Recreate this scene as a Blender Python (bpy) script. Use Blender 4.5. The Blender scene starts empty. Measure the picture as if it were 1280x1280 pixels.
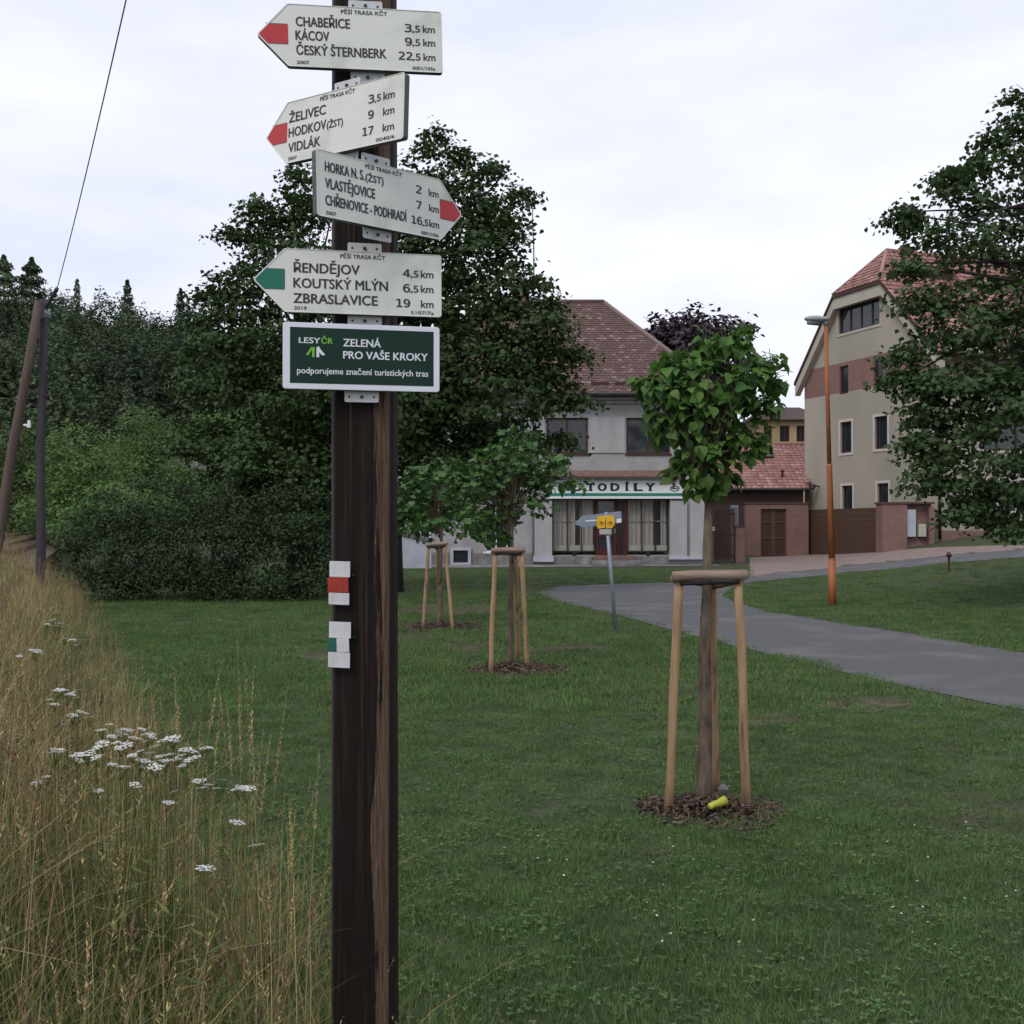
import bpy, bmesh, math, random
import numpy as np
from mathutils import Vector, Matrix, noise as mnoise
R = math.radians
sc = bpy.context.scene
COL = sc.collection
rng = np.random.default_rng(7)
random.seed(7)
EYE, F, HZ = 1.7, 1350.0, 655.0

# ------------------------------------------------------------------ camera, world, sun
cd = bpy.data.cameras.new('camera'); cam = bpy.data.objects.new('camera', cd); COL.objects.link(cam)
cd.sensor_width = 36.0; cd.lens = F / 1280 * 36; cd.clip_start = 0.05; cd.clip_end = 3000
cam.location = (0, 0, EYE); cam.rotation_euler = (R(90 + math.degrees(math.atan(15 / F))), 0, 0)
sc.camera = cam
sc.view_settings.view_transform = 'Standard'; sc.view_settings.look = 'None'
sc.view_settings.exposure = 0.0; sc.view_settings.gamma = 1.0; sc.view_settings.use_curve_mapping = False
w = bpy.data.worlds.new('World'); sc.world = w; w.use_nodes = True
nt = w.node_tree; nt.nodes.clear()
out = nt.nodes.new('ShaderNodeOutputWorld'); bg = nt.nodes.new('ShaderNodeBackground')
sky = nt.nodes.new('ShaderNodeTexSky'); sky.sky_type = 'NISHITA'; sky.sun_disc = False
sky.sun_elevation = R(48); sky.sun_rotation = R(215); sky.dust_density = 3
tc = nt.nodes.new('ShaderNodeTexCoord'); mp = nt.nodes.new('ShaderNodeMapping'); mp.inputs['Scale'].default_value = (1, 1, 3.2)
nz = nt.nodes.new('ShaderNodeTexNoise'); nz.inputs['Scale'].default_value = 2.3; nz.inputs['Detail'].default_value = 5; nz.inputs['Roughness'].default_value = 0.5
cr = nt.nodes.new('ShaderNodeValToRGB')
cr.color_ramp.elements[0].position = 0.3; cr.color_ramp.elements[0].color = (5.3, 5.7, 6.9, 1)
cr.color_ramp.elements[1].position = 0.72; cr.color_ramp.elements[1].color = (8.2, 8.2, 8.9, 1)
mx = nt.nodes.new('ShaderNodeMix'); mx.data_type = 'RGBA'; mx.inputs[0].default_value = 0.93
L = nt.links.new
L(tc.outputs['Generated'], mp.inputs[0]); L(mp.outputs[0], nz.inputs['Vector']); L(nz.outputs['Fac'], cr.inputs[0])
L(sky.outputs[0], mx.inputs[6]); L(cr.outputs[0], mx.inputs[7]); L(mx.outputs[2], bg.inputs[0])
bg.inputs[1].default_value = 0.14; L(bg.outputs[0], out.inputs[0])
sd = bpy.data.lights.new('sun', 'SUN'); sd.energy = 1.5; sd.angle = R(25); sd.color = (1, 0.97, 0.93)
sun = bpy.data.objects.new('sun', sd); COL.objects.link(sun)
sun.rotation_euler = (R(42), 0, R(-35)); sun.location = (0, 0, 30)

# ------------------------------------------------------------------ helpers
def tag(o, label=None, cat=None, group=None, kind=None):
    if label: o['label'] = label
    if cat: o['category'] = cat
    if group: o['group'] = group
    if kind: o['kind'] = kind
    return o
def empty(name, loc=(0, 0, 0), rot=(0, 0, 0), **k):
    o = bpy.data.objects.new(name, None); COL.objects.link(o); o.location = loc; o.rotation_euler = rot; o.empty_display_size = .2
    return tag(o, **k)
class MB:
    def __init__(s): s.v = []; s.f = []; s.m = []
    def poly(s, pts, mi=0):
        n = len(s.v); s.v += [tuple(p) for p in pts]; s.f.append(tuple(range(n, n + len(pts)))); s.m.append(mi)
    def box(s, a, b, mi=0, M=None):
        x0, y0, z0 = a; x1, y1, z1 = b
        c = [Vector(p) for p in ((x0,y0,z0),(x1,y0,z0),(x1,y1,z0),(x0,y1,z0),(x0,y0,z1),(x1,y0,z1),(x1,y1,z1),(x0,y1,z1))]
        if M: c = [M @ p for p in c]
        n = len(s.v); s.v += [tuple(p) for p in c]
        for f in ((0,3,2,1),(4,5,6,7),(0,1,5,4),(1,2,6,5),(2,3,7,6),(3,0,4,7)):
            s.f.append(tuple(n + i for i in f)); s.m.append(mi)
    def tube(s, pts, rad, n=10, mi=0, caps=True):
        pts = [Vector(p) for p in pts]; k = len(pts)
        if not hasattr(rad, '__len__'): rad = [rad] * k
        b = len(s.v)
        for i, p in enumerate(pts):
            d = (pts[min(i + 1, k - 1)] - pts[max(i - 1, 0)]).normalized()
            a = d.cross(Vector((0, 1, 0)) if abs(d.y) < .9 else Vector((1, 0, 0))).normalized(); c = d.cross(a)
            for j in range(n):
                t = 2 * math.pi * j / n; s.v.append(tuple(p + (a * math.cos(t) + c * math.sin(t)) * rad[i]))
        for i in range(k - 1):
            for j in range(n):
                q = (j + 1) % n
                s.f.append((b + i*n + j, b + i*n + q, b + (i+1)*n + q, b + (i+1)*n + j)); s.m.append(mi)
        if caps:
            s.f.append(tuple(b + j for j in range(n))[::-1]); s.m.append(mi)
            s.f.append(tuple(b + (k-1)*n + j for j in range(n))); s.m.append(mi)
    def prism(s, poly, y0, y1, mi=0, ms=None):
        n = len(poly); b = len(s.v)
        s.v += [(p[0], y0, p[1]) for p in poly] + [(p[0], y1, p[1]) for p in poly]
        s.f.append(tuple(range(b, b + n))); s.m.append(mi)
        s.f.append(tuple(range(b + 2*n - 1, b + n - 1, -1))); s.m.append(mi)
        for i in range(n):
            j = (i + 1) % n; s.f.append((b + i, b + n + i, b + n + j, b + j)); s.m.append(mi if ms is None else ms)
    def mesh(s, name, mats, smooth=False):
        me = bpy.data.meshes.new(name); me.from_pydata(s.v, [], s.f); me.update()
        if not isinstance(mats, (list, tuple)): mats = [mats]
        for m in mats: me.materials.append(m)
        me.polygons.foreach_set('material_index', s.m)
        if smooth: me.polygons.foreach_set('use_smooth', [True] * len(s.f))
        return me
    def build(s, name, mats, parent=None, smooth=False, bevel=0, norm=True, **k):
        me = s.mesh(name, mats, smooth)
        if norm:
            bm = bmesh.new(); bm.from_mesh(me); bmesh.ops.recalc_face_normals(bm, faces=bm.faces); bm.to_mesh(me); bm.free()
        o = bpy.data.objects.new(name, me); COL.objects.link(o); o.parent = parent
        if bevel:
            b = o.modifiers.new('bevel', 'BEVEL'); b.width = bevel; b.segments = 2; b.limit_method = 'ANGLE'
        return tag(o, **k)
def obj(name, me, parent=None, loc=(0,0,0), rot=(0,0,0), scale=(1,1,1), **k):
    o = bpy.data.objects.new(name, me); COL.objects.link(o); o.parent = parent; o.location = loc; o.rotation_euler = rot; o.scale = scale
    return tag(o, **k)

def mat(name, c1, c2=None, rough=.8, scale=5, stretch=(1,1,1), bump=0.0, bscale=None, detail=6, lo=.35, hi=.65, spec=.3, metal=0, c3=None, s3=.6, t3=(.55,.7)):
    m = bpy.data.materials.new(name); m.use_nodes = True; t = m.node_tree; N = t.nodes; l = t.links.new
    p = N['Principled BSDF']; p.inputs['Roughness'].default_value = rough; p.inputs['Specular IOR Level'].default_value = spec; p.inputs['Metallic'].default_value = metal
    tc = N.new('ShaderNodeTexCoord'); mp = N.new('ShaderNodeMapping'); mp.inputs['Scale'].default_value = stretch; l(tc.outputs['Object'], mp.inputs[0])
    if c2 is None: c2 = tuple(x * .8 for x in c1)
    n = N.new('ShaderNodeTexNoise'); n.inputs['Scale'].default_value = scale; n.inputs['Detail'].default_value = detail; n.inputs['Roughness'].default_value = .6
    l(mp.outputs[0], n.inputs['Vector'])
    r = N.new('ShaderNodeValToRGB'); r.color_ramp.elements[0].position = lo; r.color_ramp.elements[1].position = hi
    r.color_ramp.elements[0].color = (*c1, 1); r.color_ramp.elements[1].color = (*c2, 1)
    l(n.outputs['Fac'], r.inputs[0]); last = r.outputs[0]
    if c3:
        n3 = N.new('ShaderNodeTexNoise'); n3.inputs['Scale'].default_value = s3; n3.inputs['Detail'].default_value = 5; l(mp.outputs[0], n3.inputs['Vector'])
        r3 = N.new('ShaderNodeMapRange'); r3.inputs[1].default_value = t3[0]; r3.inputs[2].default_value = t3[1]; l(n3.outputs['Fac'], r3.inputs[0])
        x = N.new('ShaderNodeMix'); x.data_type = 'RGBA'; l(r3.outputs[0], x.inputs[0]); l(last, x.inputs[6]); x.inputs[7].default_value = (*c3, 1); last = x.outputs[2]
    l(last, p.inputs['Base Color'])
    if bump:
        nb = N.new('ShaderNodeTexNoise'); nb.inputs['Scale'].default_value = bscale or scale * 4; nb.inputs['Detail'].default_value = 8; l(mp.outputs[0], nb.inputs['Vector'])
        b = N.new('ShaderNodeBump'); b.inputs['Strength'].default_value = 1; b.inputs['Distance'].default_value = bump; l(nb.outputs['Fac'], b.inputs['Height']); l(b.outputs[0], p.inputs['Normal'])
    m['p'] = 1
    return m
def leafmat(name, cols, trans=.25, rough=.55, vary=0.0):
    m = bpy.data.materials.new(name); m.use_nodes = True; t = m.node_tree; N = t.nodes; l = t.links.new
    p = N['Principled BSDF']; p.inputs['Roughness'].default_value = rough; p.inputs['Specular IOR Level'].default_value = .35
    g = N.new('ShaderNodeNewGeometry'); oi = N.new('ShaderNodeObjectInfo')
    a = N.new('ShaderNodeMath'); a.operation = 'ADD'; l(g.outputs['Random Per Island'], a.inputs[0]); l(oi.outputs['Random'], a.inputs[1])
    fr = N.new('ShaderNodeMath'); fr.operation = 'FRACT'; l(a.outputs[0], fr.inputs[0])
    r = N.new('ShaderNodeValToRGB'); e = r.color_ramp.elements
    e[0].color = (*cols[0], 1); e[1].color = (*cols[-1], 1)
    for i, c in enumerate(cols[1:-1]): k = e.new((i + 1) / (len(cols) - 1)); k.color = (*c, 1)
    l(fr.outputs[0], r.inputs[0])
    tr = N.new('ShaderNodeBsdfTranslucent'); ms = N.new('ShaderNodeMixShader'); ms.inputs[0].default_value = trans
    mr = N.new('ShaderNodeMapRange'); mr.inputs[3].default_value = 1 - vary; mr.inputs[4].default_value = 1 + vary; l(oi.outputs['Random'], mr.inputs[0])
    hs = N.new('ShaderNodeHueSaturation'); l(r.outputs[0], hs.inputs['Color']); l(mr.outputs[0], hs.inputs['Value'])
    f2 = N.new('ShaderNodeMath'); f2.operation = 'MULTIPLY'; f2.inputs[1].default_value = 7.31; l(oi.outputs['Random'], f2.inputs[0]); f3 = N.new('ShaderNodeMath'); f3.operation = 'FRACT'; l(f2.outputs[0], f3.inputs[0])
    m4 = N.new('ShaderNodeMapRange'); m4.inputs[3].default_value = .5 - vary * .06; m4.inputs[4].default_value = .5 + vary * .04; l(f3.outputs[0], m4.inputs[0]); l(m4.outputs[0], hs.inputs['Hue'])
    l(hs.outputs[0], p.inputs['Base Color']); l(hs.outputs[0], tr.inputs[0])
    l(p.outputs[0], ms.inputs[1]); l(tr.outputs[0], ms.inputs[2]); l(ms.outputs[0], N['Material Output'].inputs[0])
    return m
def brickmat(name, c1, c2, mortar, sx=1.0, rowh=.075, bw=.25, axes='xz', rough=.85, msize=.012, bump=.004):
    m = bpy.data.materials.new(name); m.use_nodes = True; t = m.node_tree; N = t.nodes; l = t.links.new
    p = N['Principled BSDF']; p.inputs['Roughness'].default_value = rough
    tc = N.new('ShaderNodeTexCoord'); sp = N.new('ShaderNodeSeparateXYZ'); cb = N.new('ShaderNodeCombineXYZ'); l(tc.outputs['Object'], sp.inputs[0])
    ad = N.new('ShaderNodeMath'); ad.operation = 'ADD'
    l(sp.outputs['X'], ad.inputs[0]); l(sp.outputs['Y'], ad.inputs[1])
    if axes == 'xy': l(sp.outputs['X'], cb.inputs[0]); l(sp.outputs['Y'], cb.inputs[1])
    else: l(ad.outputs[0], cb.inputs[0]); l(sp.outputs['Z'], cb.inputs[1])
    b = N.new('ShaderNodeTexBrick'); b.inputs['Scale'].default_value = 1; b.inputs['Brick Width'].default_value = bw; b.inputs['Row Height'].default_value = rowh
    b.inputs['Mortar Size'].default_value = msize; b.inputs['Color1'].default_value = (*c1, 1); b.inputs['Color2'].default_value = (*c2, 1); b.inputs['Mortar'].default_value = (*mortar, 1)
    l(cb.outputs[0], b.inputs['Vector'])
    n = N.new('ShaderNodeTexNoise'); n.inputs['Scale'].default_value = 1.3; n.inputs['Detail'].default_value = 6; l(tc.outputs['Object'], n.inputs['Vector'])
    mr = N.new('ShaderNodeMapRange'); mr.inputs[3].default_value = .75; mr.inputs[4].default_value = 1.2; l(n.outputs['Fac'], mr.inputs[0])
    x = N.new('ShaderNodeMix'); x.data_type = 'RGBA'; x.blend_type = 'MULTIPLY'; x.inputs[0].default_value = 1; l(b.outputs['Color'], x.inputs[6]); l(mr.outputs[0], x.inputs[7])
    l(x.outputs[2], p.inputs['Base Color'])
    bp = N.new('ShaderNodeBump'); bp.inputs['Distance'].default_value = bump; bp.invert = True; l(b.outputs['Fac'], bp.inputs['Height']); l(bp.outputs[0], p.inputs['Normal'])
    return m
def glassmat(name, tint=(.02,.025,.03), clear=0.0):
    m = bpy.data.materials.new(name); m.use_nodes = True; t = m.node_tree; N = t.nodes; l = t.links.new
    p = N['Principled BSDF']; p.inputs['Base Color'].default_value = (*tint, 1); p.inputs['Roughness'].default_value = .06; p.inputs['Specular IOR Level'].default_value = .6
    if clear:
        tr = N.new('ShaderNodeBsdfTransparent'); ms = N.new('ShaderNodeMixShader'); ms.inputs[0].default_value = clear
        l(p.outputs[0], ms.inputs[1]); l(tr.outputs[0], ms.inputs[2]); l(ms.outputs[0], N['Material Output'].inputs[0])
    return m

# ------------------------------------------------------------------ terrain
def sst(a, b, x):
    t = min(1, max(0, (x - a) / (b - a))); return t * t * (3 - 2 * t)
def xb(y): return -.5 - .43 * (y - 3)
def bank(x, y): return (xb(y) - x) * .92
def h(x, y):
    u = x - .2 * (y - 50)
    r = 1.3 * sst(13, 24, u) * sst(4, 20, y)
    return r + 1.0 * sst(0, 1.9, bank(x, y)) * sst(-6, 3, y + 3)
def gp(px, py):
    k = (px - 640) / F; m = (py - HZ) / F
    y = .5
    while y < 400:
        if EYE - m * y <= h(k * y, y): break
        y += .02
    return Vector((k * y, y, h(k * y, y)))
def PX(px, py, Y): return Vector(((px - 640) / F * Y, Y, EYE + (HZ - py) / F * Y))

M = {}
M['soil'] = mat('lawn_ground', (.03,.045,.016), (.045,.058,.024), rough=.95, scale=2.2, bump=.02, bscale=14, c3=(.06,.048,.03), s3=.5, t3=(.54,.70))
M['hill'] = mat('hill_floor', (.02,.03,.012), (.03,.04,.018), rough=1, scale=.3)
M['asphalt'] = mat('asphalt', (.080,.081,.086), (.105,.106,.112), rough=.95, scale=38, bump=.006, bscale=110, detail=10, c3=(.135,.13,.125), s3=.9, t3=(.5,.7))
M['paving'] = brickmat('pink_paving', (.26,.18,.16), (.2,.145,.13), (.12,.1,.09), rowh=.1, bw=.2, axes='xy', msize=.006)
M['plaster'] = mat('grey_plaster', (.35,.34,.335), (.29,.28,.275), rough=.95, scale=1.6, bump=.006, bscale=60, c3=(.24,.23,.235), s3=.7, t3=(.55,.8))
M['plaster2'] = mat('smooth_plaster', (.38,.37,.375), (.32,.31,.31), rough=.9, scale=2.5, bump=.003, bscale=50, stretch=(1,1,.4))
M['plinthw'] = mat('white_plinth', (.42,.44,.5), (.34,.355,.4), rough=.85, scale=2)
M['conc'] = mat('old_concrete', (.22,.215,.21), (.13,.125,.12), rough=.95, scale=2.5, bump=.01, bscale=30, c3=(.3,.28,.27), s3=1.5)
M['beige'] = mat('beige_render', (.37,.335,.275), (.315,.285,.235), rough=.95, scale=.5, bump=.006, bscale=50, stretch=(1,1,.35), c3=(.27,.25,.205), s3=.22, t3=(.5,.8))
M['beige2'] = mat('beige_trim', (.42,.385,.32), (.36,.33,.275), rough=.9, scale=1)
M['whitetrim'] = mat('pink_white_trim', (.55,.48,.46), (.48,.42,.41), rough=.8, scale=3)
M['brick'] = brickmat('red_brick', (.235,.105,.085), (.17,.08,.07), (.2,.15,.135))
M['brickd'] = brickmat('dark_brick', (.1,.05,.04), (.075,.04,.034), (.07,.055,.05))
M['tile'] = leafmat('red_tile', [(.19,.09,.075), (.27,.14,.12), (.23,.11,.095), (.34,.20,.175)], trans=0, rough=.8)
M['tileb'] = mat('tile_bed', (.12,.05,.04), (.09,.04,.03), rough=.9)
M['roofb'] = brickmat('brown_scale_roof', (.075,.042,.036), (.09,.05,.044), (.05,.03,.028), rowh=.17, bw=.2, msize=.02, bump=.02)
M['roofsp'] = leafmat('roof_scale', [(.10,.056,.052), (.115,.066,.06), (.105,.06,.055), (.125,.074,.068), (.11,.062,.057), (.20,.15,.135), (.105,.058,.053), (.1,.06,.055)], trans=0, rough=.85)
M['copper'] = mat('rusty_ledge', (.13,.075,.06), (.19,.12,.10), rough=.7, scale=4)
M['dark'] = mat('dark_paint', (.02,.018,.018), (.035,.03,.028), rough=.5, scale=4)
M['brownfr'] = mat('brown_frame', (.06,.028,.02), (.045,.02,.016), rough=.5, scale=6)
M['redfr'] = mat('maroon_frame', (.07,.015,.015), (.05,.012,.012), rough=.5)
M['cream'] = mat('cream_panel', (.42,.41,.34), (.36,.35,.3), rough=.7)
M['curtain'] = mat('curtain', (.46,.42,.37), (.34,.31,.275), rough=.95, scale=7, stretch=(3,1,.15))
M['white'] = mat('white_paint', (.72,.73,.74), (.66,.67,.68), rough=.5, scale=9)
M['green'] = mat('green_stripe', (.03,.17,.13), (.025,.15,.11), rough=.5)
M['black'] = mat('black_letter', (.012,.012,.013), (.018,.018,.018), rough=.5)
M['glass'] = glassmat('window_glass')
M['glassl'] = glassmat('shop_glass', (.1,.1,.1), .82)
M['gatebrown'] = mat('brown_gate', (.085,.045,.028), (.06,.034,.024), rough=.6, scale=3, stretch=(1,1,8), c3=(.11,.05,.025), s3=1)
M['yellowwall'] = mat('ochre_render', (.42,.3,.17), (.36,.26,.15), rough=.9, scale=1)
M['orange'] = mat('orange_lamp_paint', (.36,.13,.05), (.28,.095,.036), rough=.55, scale=6, stretch=(1,1,.3), c3=(.2,.06,.03), s3=7, t3=(.6,.75))
M['galv'] = mat('galvanised', (.25,.29,.34), (.19,.225,.27), rough=.45, scale=8, metal=.3)
M['greyplastic'] = mat('lamp_grey', (.3,.33,.34), (.25,.28,.29), rough=.4)
M['stake'] = mat('peeled_wood', (.38,.25,.14), (.27,.17,.095), rough=.85, scale=9, stretch=(3,3,.25), bump=.004, bscale=25, c3=(.12,.075,.05), s3=5, t3=(.56,.70))
M['bar'] = mat('grey_halflog', (.28,.2,.15), (.17,.125,.1), rough=.9, scale=12, stretch=(.3,3,3), bump=.004, c3=(.40,.32,.26), s3=3)
M['barkt'] = mat('young_bark', (.16,.12,.09), (.06,.045,.034), rough=.95, scale=22, stretch=(1,1,.3), bump=.006, bscale=40)
M['bark'] = mat('dark_bark', (.045,.036,.03), (.025,.02,.018), rough=.95, scale=5, stretch=(1,1,.3), bump=.02, bscale=15)
M['oldpole'] = mat('weathered_pole', (.12,.085,.07), (.075,.055,.048), rough=.9, scale=8, stretch=(3,3,.15), bump=.005)
M['oldpoled'] = mat('dark_weathered_pole', (.06,.052,.056), (.04,.036,.04), rough=.9, scale=8, stretch=(3,3,.15), bump=.005)
M['rail'] = mat('rusty_rail', (.1,.055,.038), (.07,.04,.03), rough=.8)
M['ballast'] = mat('ballast', (.12,.1,.09), (.08,.07,.06), rough=1, scale=6, bump=.05, bscale=10)
M['chip'] = leafmat('wood_chips', [(.05,.03,.022), (.09,.055,.04), (.035,.024,.02), (.15,.105,.08), (.06,.04,.03)], trans=0, rough=.95)
M['mulch'] = mat('mulch_soil', (.04,.028,.022), (.025,.018,.015), rough=1, scale=12, bump=.03)
M['yellow'] = mat('yellow_plastic', (.44,.45,.05), (.3,.32,.04), rough=.5, scale=15)
M['signy'] = mat('yellow_sign', (.75,.42,.012), (.62,.35,.01), rough=.55, scale=15)
M['cable'] = mat('cable', (.06,.06,.07), (.08,.08,.09), rough=.7)

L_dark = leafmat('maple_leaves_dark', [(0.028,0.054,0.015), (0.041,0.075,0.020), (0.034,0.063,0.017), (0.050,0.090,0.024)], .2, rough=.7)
L_right = leafmat('maple_leaves_right', [(0.040,0.073,0.024), (0.057,0.096,0.032), (0.045,0.081,0.027), (0.071,0.117,0.038)], .3, rough=.65)
L_cat = leafmat('catalpa_leaves', [(0.053,0.122,0.024), (0.083,0.186,0.034), (0.060,0.141,0.029), (0.113,0.225,0.043), (0.041,0.097,0.024)], .35, rough=.62, vary=0.25)
L_mid = leafmat('young_maple_leaves', [(0.043,0.103,0.026), (0.071,0.159,0.036), (0.051,0.118,0.031), (0.093,0.185,0.048)], .3, rough=.45, vary=0.2)
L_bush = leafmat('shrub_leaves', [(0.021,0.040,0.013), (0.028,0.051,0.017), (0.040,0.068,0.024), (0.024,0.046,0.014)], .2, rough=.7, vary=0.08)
L_bg = leafmat('background_leaves', [(0.074,0.125,0.035), (0.095,0.158,0.042), (0.078,0.138,0.036), (0.113,0.180,0.050)], .3, rough=.7, vary=0.32)
L_for = leafmat('forest_needles', [(0.055,0.085,0.043), (0.067,0.101,0.049), (0.049,0.077,0.042), (0.075,0.115,0.058)], .2, rough=.85, vary=0.5)
L_pur = leafmat('purple_leaves', [(.035,.02,.03), (.05,.028,.038), (.028,.018,.026)], .15)
G_lawn = leafmat('lawn_blades', [(0.053,0.121,0.028), (0.075,0.159,0.036), (0.063,0.138,0.031), (0.097,0.186,0.045), (0.069,0.142,0.039), (0.188,0.199,0.079), (0.059,0.131,0.031)], .3, rough=.6, vary=0.3)
G_dry = leafmat('dry_grass', [(0.314,0.226,0.101), (0.460,0.351,0.166), (0.218,0.158,0.070), (0.605,0.487,0.254), (0.291,0.198,0.087)], .3, rough=.7, vary=0.3)
G_tallg = leafmat('tall_green_grass', [(0.086,0.138,0.031), (0.143,0.186,0.046), (0.064,0.110,0.026), (0.215,0.207,0.061)], .3, rough=.6, vary=0.3)
G_red = leafmat('reddish_grass', [(.16,.09,.06), (.21,.125,.08), (.12,.075,.05)], .25, rough=.8)
M['flower'] = mat('white_flower', (.62,.62,.6), (.5,.5,.47), rough=.8, scale=60)

# ground sheet
def axis(lo, hi, flo, fhi, st, cs):
    a = list(np.arange(flo, fhi + .01, st)); v = flo; s = st
    while v > lo: s *= cs; v -= s; a.insert(0, v)
    v = fhi; s = st
    while v < hi: s *= cs; v += s; a.append(v)
    return a
xs = axis(-900, 900, -34, 40, .25, 1.3); ys = axis(-300, 1500, -2, 76, .5, 1.3)
g = MB(); nx = len(xs)
for y in ys:
    for x in xs: g.v.append((x, y, h(x, y)))
for j in range(len(ys) - 1):
    for i in range(nx - 1):
        g.f.append((j*nx+i, j*nx+i+1, (j+1)*nx+i+1, (j+1)*nx+i)); g.m.append(0)
g.build('ground', M['soil'], kind='structure', smooth=True)

def drape(name, pts, mt, off, jit=.0, label=None):
    pts = [Vector((p[0], p[1], 0)) for p in pts]; q = []
    for i, a in enumerate(pts):
        b = pts[(i + 1) % len(pts)]; n = max(1, int((b - a).length / .35)) if jit else 1
        for k in range(n):
            p = a.lerp(b, k / n)
            if jit: p += Vector(((mnoise.noise(p * 1.7) + .6 * mnoise.noise(p * 6)) * jit, (mnoise.noise(p * 1.7 + Vector((9,9,9)))) * jit, 0))
            q.append(p)
    from mathutils.geometry import delaunay_2d_cdt
    cv, ce, cf, *_r = delaunay_2d_cdt([p.xy for p in q], [], [list(range(len(q)))], 1, 1e-5)
    bm = bmesh.new(); vs = [bm.verts.new((p.x, p.y, 0)) for p in cv]
    for f_ in cf: bm.faces.new([vs[i] for i in f_])
    x0 = math.floor(min(p.x for p in q)); x1 = math.ceil(max(p.x for p in q)); y0 = math.floor(min(p.y for p in q)); y1 = math.ceil(max(p.y for p in q))
    for x in range(2 * x0, 2 * x1 + 1): bmesh.ops.bisect_plane(bm, geom=bm.verts[:] + bm.edges[:] + bm.faces[:], plane_co=(x/2,0,0), plane_no=(1,0,0))
    for y in range(2 * y0, 2 * y1 + 1): bmesh.ops.bisect_plane(bm, geom=bm.verts[:] + bm.edges[:] + bm.faces[:], plane_co=(0,y/2,0), plane_no=(0,1,0))
    for v in bm.verts: v.co.z = h(v.co.x, v.co.y) + off
    bmesh.ops.recalc_face_normals(bm, faces=bm.faces)
    if sum(f.normal.z for f in bm.faces) < 0: bmesh.ops.reverse_faces(bm, faces=bm.faces)
    me = bpy.data.meshes.new(name); bm.to_mesh(me); bm.free(); me.materials.append(mt)
    o = bpy.data.objects.new(name, me); COL.objects.link(o); o['kind'] = 'structure'
    return o
PATH = [gp(*p)[:2] for p in [(672,741),(700,753),(760,766),(840,788),(930,811),(1100,852),(1280,889)]]
PATH += [(12.5, 6.5), (17, 9.5)]
PATH += [gp(*p)[:2] for p in [(1279,817),(1180,800),(1100,787),(1030,776),(960,765),(915,752),(903,745),(915,735),(938,728),(1060,715),(1180,704),(1280,697)]]
PATH += [(21, 34), (22, 40)]
PATH += [gp(*p)[:2] for p in [(1280,687),(1180,695),(1060,707),(975,716),(935,722),(870,728),(780,730),(700,733)]]
drape('asphalt_path', PATH, M['asphalt'], .009, jit=.06)
PAVE = [gp(*p)[:2] for p in [(937,721),(975,715.5),(1060,706.5),(1180,694.5),(1280,686.6),(1280,681),(1175,684),(1110,688),(1012,692),(937,697)]]
drape('brick_driveway', PAVE, M['paving'], .004)
drape('house_apron', [(-6, 41.2), (8.5, 44.0), (8.6, 45.1), (-6, 45.1)], M['conc'], .01)

M['worn'] = mat('worn_turf', (.085,.062,.042), (.05,.045,.028), rough=1, scale=4, bump=.01, bscale=30, c3=(.11,.085,.055), s3=3)
WORN = []
for cx, cy, rx, ry in ((560,762,60,8),(520,800,34,9),(590,806,40,8),(700,812,60,7),(740,770,30,4),(1070,880,60,10),(960,900,40,8),(400,820,40,7)):
    WORN.append([gp(cx + rx * math.cos(a * .5236) * (1 + .25 * math.sin(a * 2.3 + cx)), cy + ry * math.sin(a * .5236))[:2] for a in range(12)])
    drape('worn_patch', WORN[-1], M['worn'], .006, jit=.3)
def inpoly(x, y, P):
    c = False; j = len(P) - 1
    for i in range(len(P)):
        if (P[i][1] > y) != (P[j][1] > y) and x < (P[j][0]-P[i][0]) * (y-P[i][1]) / (P[j][1]-P[i][1]) + P[i][0]: c = not c
        j = i
    return c

# hill
def hh(x, y):
    t = sst(92, 165, y); k = 20 * (1 + .0055 * max(-60, -x - 62)) * sst(5, -45, x) if x > -300 else 30
    return -.5 + t * k + 1.2 * mnoise.noise(Vector((x * .04, y * .04, 0))) * t
g = MB(); hx = list(range(-320, 21, 8)); hy = list(range(88, 300, 6))
for y in hy:
    for x in hx: g.v.append((x, y, hh(x, y)))
for j in range(len(hy) - 1):
    for i in range(len(hx) - 1):
        n = len(hx); g.f.append((j*n+i, j*n+i+1, (j+1)*n+i+1, (j+1)*n+i)); g.m.append(0)
g.build('hill', M['hill'], kind='structure', smooth=True)

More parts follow.
